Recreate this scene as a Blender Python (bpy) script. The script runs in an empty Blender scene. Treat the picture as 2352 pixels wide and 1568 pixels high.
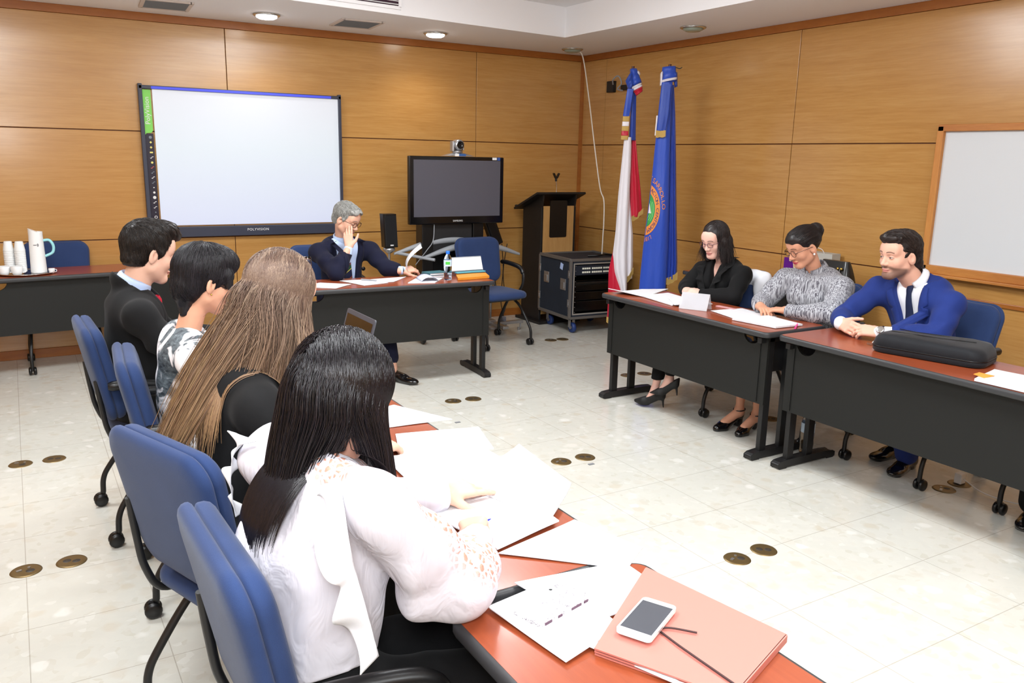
import bpy, math, random
import numpy as np
from mathutils import Vector, Matrix
SC = bpy.context.scene
COL = SC.collection
PI = math.pi
# ------------------------------------------------------------------ camera
CAMP = (-5.350205, -7.519723, 1.65)
def cam_axes(yaw, pitch, roll):
    d = Vector((math.cos(yaw)*math.cos(pitch), math.sin(yaw)*math.cos(pitch), -math.sin(pitch)))
    r = d.cross(Vector((0, 0, 1))).normalized(); u = r.cross(d)
    return (r*math.cos(roll)+u*math.sin(roll), u*math.cos(roll)-r*math.sin(roll), d)
cd = bpy.data.cameras.new('camera'); cam = bpy.data.objects.new('camera', cd); COL.objects.link(cam)
r_, u_, d_ = cam_axes(1.02860928, 0.218455486, 0.0206076504)
M = Matrix(((r_.x, u_.x, -d_.x, CAMP[0]), (r_.y, u_.y, -d_.y, CAMP[1]), (r_.z, u_.z, -d_.z, CAMP[2]), (0, 0, 0, 1)))
cam.matrix_world = M
cd.sensor_width = 36.0; cd.lens = 1891.84/2352*36; cd.clip_start = 0.05
SC.camera = cam
# ------------------------------------------------------------------ world, lights, exposure
w = bpy.data.worlds.new('world'); SC.world = w; w.use_nodes = True
w.node_tree.nodes['Background'].inputs[0].default_value = (.9, .95, 1, 1)
w.node_tree.nodes['Background'].inputs[1].default_value = 0.25
SC.view_settings.view_transform = 'Standard'; SC.view_settings.look = 'None'
SC.view_settings.gamma = 1; SC.view_settings.exposure = 0.0
SC.view_settings.use_curve_mapping = False
def area(name, loc, size, power, aim=None, color=(1, 1, 1), sy=None):
    l = bpy.data.lights.new(name, 'AREA'); l.energy = power; l.color = color
    l.shape = 'RECTANGLE'; l.size = size; l.size_y = sy or size
    o = bpy.data.objects.new(name, l); COL.objects.link(o); o.location = loc
    if aim is not None:
        o.rotation_euler = (Vector(aim)-Vector(loc)).to_track_quat('-Z', 'Y').to_euler()
    return o
# the photographer's flash, on the camera, aimed with the lens
area('flash', (-5.44, -7.56, 1.86), 0.32, 29, aim=(-2.9, -3.2, .9), color=(.93, .965, 1))
# unseen fill lamps added in the raised ceiling bay to light the room
for i, (x, y) in enumerate(((-3.0, -3.0), (-3.0, -6.0), (-5.6, -3.0), (-5.6, -6.0), (-3.0, -8.6), (-5.6, -8.6))):
    area('added_bay_fill', (x, y, 2.955), 1.2, 47, aim=(x, y, 0), color=(.91, .96, 1), sy=.6)
    pl = bpy.data.lights.new('added_bay_upfill', 'POINT'); pl.energy = 36; pl.shadow_soft_size = .3; pl.color = (.93, .97, 1)  # extra point fill, added to brighten the bay faces and ceiling
    po = bpy.data.objects.new('added_bay_upfill', pl); COL.objects.link(po); po.location = (x, y, 2.80)
# ------------------------------------------------------------------ material helpers
def lin(c):
    return tuple((v/12.92 if v <= .04045 else ((v+.055)/1.055)**2.4) for v in c)
def rgb(r, g, b): return lin((r/255, g/255, b/255))+(1,)
MATS = {}
def mat(name, col, rough=.5, metal=0, spec=.5, coat=0, emit=None, estr=0, alpha=1, trans=0, ior=1.45, sheen=0):
    m = bpy.data.materials.new(name); m.use_nodes = True
    b = m.node_tree.nodes['Principled BSDF']
    b.inputs['Base Color'].default_value = col; b.inputs['Roughness'].default_value = rough
    b.inputs['Metallic'].default_value = metal; b.inputs['Specular IOR Level'].default_value = spec
    b.inputs['Coat Weight'].default_value = coat; b.inputs['Coat Roughness'].default_value = .08
    b.inputs['IOR'].default_value = ior
    b.inputs['Transmission Weight'].default_value = trans
    b.inputs['Sheen Weight'].default_value = sheen
    if emit: b.inputs['Emission Color'].default_value = emit; b.inputs['Emission Strength'].default_value = estr
    MATS[name] = m; m.diffuse_color = col
    return m
def N(m, t, **kw):
    n = m.node_tree.nodes.new(t)
    for k, v in kw.items():
        if k in n.inputs: n.inputs[k].default_value = v
        else: setattr(n, k, v)
    return n
def LK(m, a, b): m.node_tree.links.new(a, b)
def bsdf(m): return m.node_tree.nodes['Principled BSDF']
def coords(m, kind='Object', scale=(1, 1, 1), rot=(0, 0, 0)):
    if kind == 'World': g = N(m, 'ShaderNodeNewGeometry'); s = g.outputs['Position']
    else: g = N(m, 'ShaderNodeTexCoord'); s = g.outputs[kind]
    mp = N(m, 'ShaderNodeMapping'); mp.inputs['Scale'].default_value = scale; mp.inputs['Rotation'].default_value = rot
    LK(m, s, mp.inputs['Vector']); return mp.outputs['Vector']
def ramp(m, fac, stops):
    r = N(m, 'ShaderNodeValToRGB'); e = r.color_ramp.elements
    while len(e) < len(stops): e.new(.5)
    for el, (p, c) in zip(e, stops): el.position = p; el.color = c
    LK(m, fac, r.inputs['Fac']); return r.outputs['Color']
def noise(m, vec, scale, detail=4, rough=.5, dist=0):
    n = N(m, 'ShaderNodeTexNoise'); n.inputs['Scale'].default_value = scale; n.inputs['Detail'].default_value = detail
    n.inputs['Roughness'].default_value = rough; n.inputs['Distortion'].default_value = dist
    LK(m, vec, n.inputs['Vector']); return n.outputs['Fac']
def mixc(m, fac, a, b, mode='MIX'):
    x = N(m, 'ShaderNodeMix', data_type='RGBA', blend_type=mode)
    for s, v in ((x.inputs[0], fac), (x.inputs[6], a), (x.inputs[7], b)):
        if hasattr(v, 'links'): LK(m, v, s)
        else: s.default_value = v
    return x.outputs[2]
def bump(m, h, strength=.2, dist=.01):
    b = N(m, 'ShaderNodeBump'); b.inputs['Strength'].default_value = strength; b.inputs['Distance'].default_value = dist
    LK(m, h, b.inputs['Height']); LK(m, b.outputs['Normal'], bsdf(m).inputs['Normal'])
def fabric(name, col, rough=.85, sc=900, amt=.25, sheen=.2, var=.12):
    m = mat(name, col, rough, sheen=sheen, spec=.2); v = coords(m, 'Object')
    n = noise(m, v, sc, 2); n2 = noise(m, v, 9, 4)
    d = tuple(c*(1-var) for c in col[:3])+(1,); l = tuple(min(1, c*(1+var)) for c in col[:3])+(1,)
    LK(m, mixc(m, .5, ramp(m, n, [(.35, d), (.65, l)]), ramp(m, n2, [(.35, d), (.65, l)])), bsdf(m).inputs['Base Color'])
    bump(m, n, amt, .002); return m
def wood(name, c1, c2, kind, scale, rough=.35, coat=.0, big=1.0, dark=None, spec=.5):
    m = mat(name, c1, rough, coat=coat, spec=spec); v = coords(m, kind, scale)
    a = noise(m, v, 3.0*big, 5, .6, .6); b = noise(m, v, 14*big, 4, .6, .2); c = noise(m, coords(m, kind, (1, 1, 1)), .7, 2)
    col = mixc(m, .5, ramp(m, a, [(.32, c1), (.68, c2)]), ramp(m, b, [(.3, c2), (.7, c1)]))
    if dark: col = mixc(m, ramp(m, c, [(.35, (0, 0, 0, 1)), (.7, (.55, .55, .55, 1))]), col, dark)
    LK(m, col, bsdf(m).inputs['Base Color']); return m
# ------------------------------------------------------------------ mesh builder
def rotz(a): return Matrix.Rotation(a, 3, 'Z')
def catmull(pts, n=6):
    P = [np.array(p, float) for p in pts]; out = []
    P = [2*P[0]-P[1]]+P+[2*P[-1]-P[-2]]
    for i in range(1, len(P)-2):
        for t in np.linspace(0, 1, n, endpoint=False):
            a, b, c, d = P[i-1:i+3]
            out.append(.5*((2*b)+(c-a)*t+(2*a-5*b+4*c-d)*t*t+(3*b-a-3*c+d)*t**3))
    out.append(P[-2]); return out
class MB:
    def __init__(s): s.v = []; s.f = []; s.m = []; s.sm = []
    def add(s, vs, fs, mi=0, sm=False):
        o = len(s.v); s.v += [tuple(v) for v in vs]
        for f in fs: s.f.append(tuple(i+o for i in f)); s.m.append(mi); s.sm.append(sm)
        return s
    def box(s, c, d, rot=None, mi=0):
        hx, hy, hz = d[0]/2, d[1]/2, d[2]/2
        vs = [Vector((x*hx, y*hy, z*hz)) for x in (-1, 1) for y in (-1, 1) for z in (-1, 1)]
        if rot is not None: vs = [rot @ v for v in vs]
        vs = [v+Vector(c) for v in vs]
        return s.add(vs, [(0, 1, 3, 2), (4, 6, 7, 5), (0, 4, 5, 1), (2, 3, 7, 6), (0, 2, 6, 4), (1, 5, 7, 3)], mi)
    def tube(s, pts, r, n=10, mi=0, caps=True, ry=None):
        P = [Vector(p) for p in pts]; k = len(P)
        R = r if hasattr(r, '__len__') else [r]*k
        t0 = (P[1]-P[0]).normalized(); ref = Vector((0, 0, 1)) if abs(t0.z) < .9 else Vector((1, 0, 0))
        u = t0.cross(ref).normalized(); vs = []
        for i in range(k):
            t = (P[min(i+1, k-1)]-P[max(i-1, 0)])
            t = t.normalized() if t.length > 1e-9 else t0
            u = (u-t*u.dot(t)).normalized(); w_ = t.cross(u)
            for j in range(n):
                a = 2*PI*j/n; vs.append(P[i]+u*math.cos(a)*R[i]+w_*math.sin(a)*(R[i] if ry is None else ry))
        fs = [(i*n+j, i*n+(j+1) % n, (i+1)*n+(j+1) % n, (i+1)*n+j) for i in range(k-1) for j in range(n)]
        s.add(vs, fs, mi, True)
        if caps: s.add(vs[:n], [tuple(range(n))[::-1]], mi); s.add(vs[-n:], [tuple(range(n))], mi)
        return s
    def cyl(s, a, b, r, n=20, mi=0, r2=None): return s.tube([a, b], [r, r if r2 is None else r2], n, mi)
    def lathe(s, prof, c=(0, 0, 0), n=24, mi=0, rot=None, sm=True):
        vs = []
        for (r, z) in prof:
            for j in range(n):
                a = 2*PI*j/n; v = Vector((r*math.cos(a), r*math.sin(a), z))
                vs.append((rot @ v if rot is not None else v)+Vector(c))
        k = len(prof)
        return s.add(vs, [(i*n+j, i*n+(j+1) % n, (i+1)*n+(j+1) % n, (i+1)*n+j) for i in range(k-1) for j in range(n)], mi, sm)
    def ball(s, c, r, n=14, mi=0, sc=(1, 1, 1)):
        vs = []; 
        for i in range(n+1):
            t = PI*i/n
            for j in range(2*n):
                p = PI*j/n; vs.append((c[0]+r*sc[0]*math.sin(t)*math.cos(p), c[1]+r*sc[1]*math.sin(t)*math.sin(p), c[2]+r*sc[2]*math.cos(t)))
        m2 = 2*n
        return s.add(vs, [(i*m2+j, (i+1)*m2+j, (i+1)*m2+(j+1) % m2, i*m2+(j+1) % m2) for i in range(n) for j in range(m2)], mi, True)
    def prism(s, poly, z0, z1, mi=0, fn=None, sm=False):
        n = len(poly); vs = [(x, y, z0) for x, y in poly]+[(x, y, z1) for x, y in poly]
        if fn: vs = [fn(Vector(v)) for v in vs]
        s.add(vs, [tuple(range(n))[::-1], tuple(range(n, 2*n))], mi)
        return s.add(vs, [(i, (i+1) % n, n+(i+1) % n, n+i) for i in range(n)], mi, sm)
    def grid(s, F, nu, nv, mi=0, sm=True, closeu=False):
        vs = [F(i/(nu if closeu else nu-1), j/(nv-1)) for i in range(nu) for j in range(nv)]
        fs = [(i*nv+j, ((i+1) % nu)*nv+j, ((i+1) % nu)*nv+j+1, i*nv+j+1) for i in range(nu if closeu else nu-1) for j in range(nv-1)]
        return s.add(vs, fs, mi, sm)
    def build(s, name, mats, parent=None, bevel=0, seg=2, sub=0, solid=0, loc=None, allsm=False, **tg):
        me = bpy.data.meshes.new(name); me.from_pydata(s.v, [], s.f); me.update()
        for m in (mats if isinstance(mats, (list, tuple)) else [mats]): me.materials.append(m)
        me.polygons.foreach_set('material_index', s.m)
        me.polygons.foreach_set('use_smooth', [True]*len(s.f) if allsm else s.sm)
        o = bpy.data.objects.new(name, me); COL.objects.link(o)
        if parent: o.parent = parent
        if loc: o.location = loc
        if solid: md = o.modifiers.new('s', 'SOLIDIFY'); md.thickness = solid; md.offset = 0
        if bevel: md = o.modifiers.new('b', 'BEVEL'); md.width = bevel; md.segments = seg; md.limit_method = 'ANGLE'; md.angle_limit = .6
        if sub: md = o.modifiers.new('u', 'SUBSURF'); md.levels = sub; md.render_levels = sub
        for k, v in tg.items(): o[k] = v
        return o
def rrect(w_, h_, r, n=5):
    out = []
    for cx, cy, a0 in ((w_/2-r, h_/2-r, 0), (-w_/2+r, h_/2-r, PI/2), (-w_/2+r, -h_/2+r, PI), (w_/2-r, -h_/2+r, 1.5*PI)):
        for i in range(n+1): a = a0+PI/2*i/n; out.append((cx+r*math.cos(a), cy+r*math.sin(a)))
    return out
def thing(name, label, cat, loc=(0, 0, 0), rz=0, group=None):
    o = bpy.data.objects.new(name, None); COL.objects.link(o); o.empty_display_size = .1
    o.location = loc; o.rotation_euler = (0, 0, rz); o['label'] = label; o['category'] = cat
    if group: o['group'] = group
    return o
def tag(o, label, cat, group=None):
    o['label'] = label; o['category'] = cat
    if group: o['group'] = group
    return o
def struct(o): o['kind'] = 'structure'; return o
def dup(o, loc=None, rz=None, label=None, parent=None):
    c = o.copy(); COL.objects.link(c)
    if parent: c.parent = parent
    if loc is not None: c.location = loc
    if rz is not None: c.rotation_euler = (0, 0, rz)
    if label: c['label'] = label
    for ch in list(o.children): dup(ch, parent=c)
    return c
def text_mesh(txt, size, name='lettering', mats=None, parent=None, fn=None, extrude=0.0008, align='CENTER', spacing=1):
    cu = bpy.data.curves.new(name, 'FONT'); cu.body = txt; cu.size = size; cu.extrude = extrude
    cu.align_x = align; cu.align_y = 'CENTER'; cu.space_character = spacing; cu.resolution_u = 3
    to = bpy.data.objects.new(name, cu); COL.objects.link(to)
    bpy.context.view_layer.update()
    me = bpy.data.meshes.new_from_object(to.evaluated_get(bpy.context.evaluated_depsgraph_get()))
    bpy.data.objects.remove(to)
    if fn: 
        for v in me.vertices: v.co = fn(v.co)
    me.name = name
    me.materials.clear(); me.materials.append(mats)
    o = bpy.data.objects.new(name, me); COL.objects.link(o)
    if parent: o.parent = parent
    return o
# ------------------------------------------------------------------ implicit-surface modeller
def nv(a): a = np.array(a, float); return a/(np.linalg.norm(a)+1e-12)
BIG = 1.0
class SDF:
    def __init__(s): s.p = []
    def cone(s, a, b, ra, rb=None, k=.015):
        a = np.array(a, float); b = np.array(b, float); rb = ra if rb is None else rb
        s.p.append(('c', a, b, ra, rb, k, np.minimum(a-ra, b-rb), np.maximum(a+ra, b+rb), False)); return s
    def chain(s, pts, rs, k=.015):
        for i in range(len(pts)-1): s.cone(pts[i], pts[i+1], rs[i], rs[i+1], k)
        return s
    def ell(s, c, r, R=None, k=.015, sub=False):
        c = np.array(c, float); r = np.array(r, float); R = np.eye(3) if R is None else np.array(R, float)
        e = np.abs(R) @ r
        s.p.append(('e', c, R, r, None, k, c-e, c+e, sub)); return s
    def fn(s, lo, hi, f): s.p.append(('f', f, None, None, None, 0, np.array(lo, float), np.array(hi, float), False)); return s
    def cut(s, p, d, R=.08):
        p = np.array(p, float); d = nv(d)
        def f(X, Y, Z, V):
            q = (X-p[0])*d[0]+(Y-p[1])*d[1]+(Z-p[2])*d[2]
            rr = (X-p[0])**2+(Y-p[1])**2+(Z-p[2])**2 < R*R
            return np.where(rr, np.maximum(V, q), V)
        return s.fn(p-R, p+R, f)
    def plane(s, p, d):
        p = np.array(p, float); d = nv(d)
        return s.fn([-99]*3, [99]*3, lambda X, Y, Z, V: np.maximum(V, (X-p[0])*d[0]+(Y-p[1])*d[1]+(Z-p[2])*d[2]))
    def folds(s, amp, freq, seed, lo=(-99,)*3, hi=(99,)*3):
        rg = np.random.RandomState(seed); D = rg.normal(size=(5, 3)); D /= np.linalg.norm(D, axis=1)[:, None]; ph = rg.rand(5)*6.28
        def f(X, Y, Z, V):
            w1 = .03*np.sin(freq*.4*(X+Y*.7)+ph[0])+.03*np.sin(freq*.35*(Z+Y)+ph[1])
            a = np.sin(freq*(D[0, 0]*X+D[0, 1]*Y+D[0, 2]*Z+w1)+ph[2])+np.sin(freq*1.6*(D[1, 0]*X+D[1, 1]*Y+D[1, 2]*Z+w1)+ph[3])*.6+np.sin(freq*.8*(D[2, 0]*X+D[2, 1]*Y+D[2, 2]*Z-w1)+ph[4])
            return V+amp*np.sign(a)*np.abs(a)**1.3*.4
        return s.fn(lo, hi, f)
    def bounds(s):
        q = [p for p in s.p if p[0] != 'f' and not p[8]]
        return np.min([p[6] for p in q], 0), np.max([p[7] for p in q], 0)
    def field(s, lo, hi, h):
        n = np.ceil((hi-lo)/h).astype(int)+1
        V = np.full(n, BIG, np.float32); ax = [lo[i]+h*np.arange(n[i]) for i in range(3)]
        for p in s.p:
            m = (p[5]*1.2+3*h) if p[0] != 'f' else 0
            i0 = np.clip(np.floor((p[6]-m-lo)/h).astype(int), 0, n); i1 = np.clip(np.ceil((p[7]+m-lo)/h).astype(int)+1, 0, n)
            if (i1 <= i0).any(): continue
            sl = tuple(slice(a, b) for a, b in zip(i0, i1))
            X = ax[0][sl[0]][:, None, None]; Y = ax[1][sl[1]][None, :, None]; Z = ax[2][sl[2]][None, None, :]
            U = V[sl]
            if p[0] == 'f': V[sl] = p[1](X, Y, Z, U); continue
            if p[0] == 'c':
                a, b, ra, rb = p[1:5]; ab = b-a; L2 = ab@ab+1e-12
                t = np.clip(((X-a[0])*ab[0]+(Y-a[1])*ab[1]+(Z-a[2])*ab[2])/L2, 0, 1)
                d = np.sqrt((X-a[0]-t*ab[0])**2+(Y-a[1]-t*ab[1])**2+(Z-a[2]-t*ab[2])**2)-(ra+t*(rb-ra))
            else:
                c, R, r = p[1:4]; x = X-c[0]; y = Y-c[1]; z = Z-c[2]
                q = [x*R[0, i]+y*R[1, i]+z*R[2, i] for i in range(3)]
                k0 = np.sqrt(sum((q[i]/r[i])**2 for i in range(3))); k1 = np.sqrt(sum((q[i]/r[i]**2)**2 for i in range(3)))+1e-9
                d = k0*(k0-1)/k1
            k = p[5]
            if p[8]:
                d = -d; hh = np.maximum(k-np.abs(U-d), 0)/k; V[sl] = np.maximum(U, d)+hh*hh*k*.25
            else:
                hh = np.maximum(k-np.abs(U-d), 0)/k; V[sl] = np.minimum(U, d)-hh*hh*k*.25
        return V
def surfnet(V, o, h, keep=None):
    s = V < 0; sh = np.array(V.shape)-1
    def C(A, i): return A[i[0]:i[0]+sh[0], i[1]:i[1]+sh[1], i[2]:i[2]+sh[2]]
    cs = [(a, b, c) for a in (0, 1) for b in (0, 1) for c in (0, 1)]
    cnt = sum(C(s, c).astype(np.uint8) for c in cs); act = (cnt > 0) & (cnt < 8)
    idx = np.argwhere(act); 
    if len(idx) == 0: return np.zeros((0, 3)), np.zeros((0, 4), int)
    vals = {c: V[idx[:, 0]+c[0], idx[:, 1]+c[1], idx[:, 2]+c[2]] for c in cs}
    acc = np.zeros((len(idx), 3)); n = np.zeros(len(idx))
    for a in cs:
        for d in range(3):
            if a[d]: continue
            b = list(a); b[d] = 1; b = tuple(b); va, vb = vals[a], vals[b]; x = (va < 0) != (vb < 0)
            t = va/np.where(x, va-vb, 1); P = np.array(a, float)[None, :].repeat(len(idx), 0); P[:, d] += t
            acc[x] += P[x]; n[x] += 1
    vs = (idx+acc/n[:, None])*h+o
    ids = np.full(sh, -1, np.int32); ids[act] = np.arange(len(idx))
    F = []
    for d in range(3):
        sl0 = [slice(1, -1)]*3; sl1 = [slice(1, -1)]*3; sl0[d] = slice(0, -1); sl1[d] = slice(1, None)
        A = s[tuple(sl0)]; B = s[tuple(sl1)]; w_ = np.argwhere(A != B)
        if len(w_) == 0: continue
        off = np.array([1, 1, 1]); off[d] = 0; g = w_+off; inside = A[tuple(w_.T)]
        u, v = [(1, 2), (2, 0), (0, 1)][d]
        eu = np.eye(3, dtype=int)[u]; ev = np.eye(3, dtype=int)[v]
        q = [ids[tuple((g-eu-ev).T)], ids[tuple((g-ev).T)], ids[tuple(g.T)], ids[tuple((g-eu).T)]]
        Q = np.stack(q, 1); Q[~inside] = Q[~inside][:, ::-1]; F.append(Q)
    F = np.concatenate(F); F = F[(F >= 0).all(1)]
    if keep is not None: F = F[keep(vs[F].mean(1))]
    return vs, F
def np_mesh(name, vs, F, mats, parent=None, loc=(0, 0, 0), colors=None, mi=None):
    F = np.asarray(F); used = np.unique(F); mp = np.full(len(vs), -1); mp[used] = np.arange(len(used)); vs = np.asarray(vs)[used]-np.array(loc); F = mp[F]
    me = bpy.data.meshes.new(name); k = F.shape[1]
    me.vertices.add(len(vs)); me.vertices.foreach_set('co', vs.astype(np.float32).ravel())
    me.loops.add(F.size); me.loops.foreach_set('vertex_index', F.astype(np.int32).ravel())
    me.polygons.add(len(F)); me.polygons.foreach_set('loop_start', (np.arange(len(F))*k).astype(np.int32))
    try: me.polygons.foreach_set('loop_total', np.full(len(F), k, np.int32))
    except Exception: pass
    me.polygons.foreach_set('use_smooth', np.ones(len(F), bool))
    for m in (mats if isinstance(mats, (list, tuple)) else [mats]): me.materials.append(m)
    if mi is not None: me.polygons.foreach_set('material_index', mi.astype(np.int32))
    me.update(calc_edges=True)
    if colors is not None:
        a = me.color_attributes.new('Col', 'FLOAT_COLOR', 'POINT'); c = colors[used] if len(colors) != len(vs) or True else colors
        a.data.foreach_set('color', c.astype(np.float32).ravel())
    o = bpy.data.objects.new(name, me); COL.objects.link(o)
    if parent: o.parent = parent
    return o
def sdf_mesh(S, name, mats, parent, loc, h=.007, boxes=(), colfn=None, matfn=None):
    lo, hi = S.bounds(); lo = lo-.03; hi = hi+.03
    VS = []; FS = []; off = 0
    def inb(P, b): return ((P > b[0]) & (P < b[1])).all(1)
    V = S.field(lo, hi, h)
    vs, F = surfnet(V, lo, h, (lambda c: ~np.any([inb(c, b) for b in boxes], 0)) if boxes else None)
    VS.append(vs); FS.append(F); off = len(vs)
    for i, b in enumerate(boxes):
        l2 = np.array(b[0])-.012; h2 = np.array(b[1])+.012
        V = S.field(l2, h2, b[2]); pr = boxes[:i]
        vs, F = surfnet(V, l2, b[2], lambda c: inb(c, (np.array(b[0])-.002, np.array(b[1])+.002)) & ~(np.any([inb(c, q) for q in pr], 0) if pr else np.zeros(len(c), bool)))
        VS.append(vs); FS.append(F+off); off += len(vs)
    vs = np.concatenate(VS); F = np.concatenate(FS)
    mi = matfn(vs[F].mean(1)) if matfn else None
    return np_mesh(name, vs, F, mats, parent, loc, colfn(vs) if colfn else None, mi)
# ------------------------------------------------------------------ materials
def wallwood(name, sc, ro):
    m = mat(name, rgb(178, 120, 52), .27, coat=.3, spec=.55); bsdf(m).inputs['Coat Roughness'].default_value = .16
    v = coords(m, 'World', sc)
    a = noise(m, v, 3.2, 6, .62, .9); b = noise(m, v, 14, 5, .6, .4); c = noise(m, coords(m, 'World'), .55, 2)
    c1 = ramp(m, a, [(.3, rgb(170, 122, 62)), (.5, rgb(186, 139, 76)), (.72, rgb(198, 155, 92))])
    c2 = ramp(m, b, [(.3, rgb(172, 124, 64)), (.7, rgb(202, 157, 94))])
    col = mixc(m, .45, c1, c2)
    col = mixc(m, ramp(m, c, [(.35, (0, 0, 0, 1)), (.75, (.5, .5, .5, 1))]), col, rgb(170, 117, 58))
    LK(m, col, bsdf(m).inputs['Base Color']); bump(m, b, .04, .002); return m
M_wb = wallwood('veneer_back', (.35, 1, 6), 0)
M_wr = wallwood('veneer_right', (1, .35, 6), 0)
M_trim = wood('wall_trim_wood', rgb(168, 104, 44), rgb(146, 84, 32), 'World', (.5, .5, 3), .35)
M_groove = mat('panel_groove', rgb(92, 48, 18), .6)
M_ceil = mat('ceiling_paint', rgb(236, 235, 237), .75)
M_black = mat('black_metal', rgb(24, 24, 25), .42)
M_blackp = mat('black_plastic', rgb(14, 14, 15), .35)
M_gloss = mat('gloss_black', rgb(10, 10, 12), .12)
M_silver = mat('silver_metal', rgb(176, 178, 182), .32, metal=.85)
M_greyp = mat('grey_plastic', rgb(150, 154, 160), .4)
M_white = mat('white_plastic', rgb(232, 232, 232), .35)
M_chrome = mat('chrome', rgb(210, 210, 210), .15, metal=1)
M_gold = mat('gold_metal', rgb(212, 176, 90), .25, metal=1)
# floor: agglomerate marble tiles
mf = mat('marble_tile', rgb(205, 199, 184), .2, spec=.45); bsdf(mf).inputs['Coat Weight'].default_value = .15
v = coords(mf, 'World')
def voro(m, vec, sc, rnd=1):
    n = N(m, 'ShaderNodeTexVoronoi'); n.inputs['Scale'].default_value = sc; n.inputs['Randomness'].default_value = rnd
    LK(m, vec, n.inputs['Vector']); return n
wv = N(mf, 'ShaderNodeVectorMath', operation='ADD'); nz = N(mf, 'ShaderNodeTexNoise'); nz.inputs['Scale'].default_value = 14
LK(mf, v, nz.inputs['Vector']); sc_ = N(mf, 'ShaderNodeVectorMath', operation='SCALE'); sc_.inputs['Scale'].default_value = .05
LK(mf, nz.outputs['Color'], sc_.inputs[0]); LK(mf, v, wv.inputs[0]); LK(mf, sc_.outputs[0], wv.inputs[1])
v1 = voro(mf, wv.outputs[0], 13); v2 = voro(mf, wv.outputs[0], 34)
def chan(m, s):
    x = N(m, 'ShaderNodeSeparateColor'); LK(m, s, x.inputs[0]); return x
c1 = chan(mf, v1.outputs['Color']); c2 = chan(mf, v2.outputs['Color'])
base = ramp(mf, noise(mf, v, 3, 5), [(.3, rgb(188, 187, 178)), (.7, rgb(202, 201, 193))])
chip = ramp(mf, c1.outputs[0], [(0, rgb(196, 194, 186)), (.62, rgb(198, 196, 188)), (.74, rgb(194, 188, 176)), (.88, rgb(190, 180, 162)), (.94, rgb(218, 217, 212)), (1, rgb(222, 221, 216))])
chip2 = ramp(mf, c2.outputs[1], [(0, rgb(198, 196, 188)), (.7, rgb(203, 201, 192)), (.85, rgb(188, 182, 168)), (1, rgb(216, 215, 209))])
m1 = ramp(mf, v1.outputs['Distance'], [(.28, (.62, .62, .62, 1)), (.5, (0, 0, 0, 1))])
col = mixc(mf, m1, mixc(mf, .5, base, chip2), chip)
sep = N(mf, 'ShaderNodeSeparateXYZ'); LK(mf, v, sep.inputs[0])
def mt(m, op, a, b=None):
    n = N(m, 'ShaderNodeMath', operation=op)
    for i, q in enumerate((a, b)):
        if q is None: continue
        if hasattr(q, 'links'): LK(m, q, n.inputs[i])
        else: n.inputs[i].default_value = q
    return n.outputs[0]
def groutline(axis, off, size):
    f = mt(mf, 'FRACT', mt(mf, 'DIVIDE', mt(mf, 'ADD', sep.outputs[axis], off+size*100), size))
    d = mt(mf, 'ABSOLUTE', mt(mf, 'SUBTRACT', f, .5)); return mt(mf, 'GREATER_THAN', d, .5-.0035/size*.5)
g = mt(mf, 'MAXIMUM', groutline(0, 2.965, .4135), groutline(1, 4.834, .407))
LK(mf, mixc(mf, mt(mf, 'MULTIPLY', g, .42), col, rgb(120, 108, 90)), bsdf(mf).inputs['Base Color'])
M_floor = mf
# ------------------------------------------------------------------ room shell
X0, Y0, HC, HT = -8.2, -10.4, 2.72635, 2.984
struct(MB().box(((X0)/2, Y0/2, -.05), (-X0+.2, -Y0+.2, .1)).build('floor', M_floor))
b = MB()
b.box((X0/2, .05, HC/2), (-X0+.2, .1, HC), mi=1)
xs = [X0, -6.1, -3.7, -1.3, -.012]; zs = [(.075, .930), (.938, 1.803), (1.811, 2.662)]
for i in range(4):
    for z0, z1 in zs: b.box(((xs[i]+xs[i+1])/2, -.004, (z0+z1)/2), (xs[i+1]-xs[i]-.006, .016, z1-z0))
struct(b.build('wall_back', [M_wb, M_groove], bevel=.002))
b = MB(); b.box((.05, Y0/2, HC/2), (.1, -Y0+.2, HC), mi=1)
ys = [Y0, -7.79, -5.34, -2.89, -.42, -.012]
for i in range(5):
    for z0, z1 in zs: b.box((-.004, (ys[i]+ys[i+1])/2, (z0+z1)/2), (.016, ys[i+1]-ys[i]-.006, z1-z0))
struct(b.build('wall_right', [M_wr, M_groove], bevel=.002))
struct(MB().box((X0-.05, Y0/2, HC/2), (.1, -Y0+.2, HC)).build('wall_left', M_wr))
struct(MB().box((X0/2, Y0-.05, HC/2), (-X0+.2, .1, HC)).build('wall_front', M_wb))
struct(MB().box((X0/2, -.008, .0375), (-X0, .026, .075)).build('baseboard_back', M_trim, bevel=.003))
struct(MB().box((-.008, Y0/2, .0375), (.026, -Y0, .075)).build('baseboard_right', M_trim, bevel=.003))
struct(MB().box((X0/2, -.008, 2.695), (-X0, .02, .062)).build('trim_1', M_trim, bevel=.002))
struct(MB().box((-.008, Y0/2, 2.695), (.02, -Y0, .062)).build('trim_2', M_trim, bevel=.002))
struct(MB().box((-.022, -.022, 1.363), (.04, .04, 2.726)).build('trim_3', M_trim, bevel=.003))
struct(MB().box((-.012, -7.3, .80), (.03, 6.2, .03)).build('trim_4', M_trim, bevel=.004))
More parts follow.
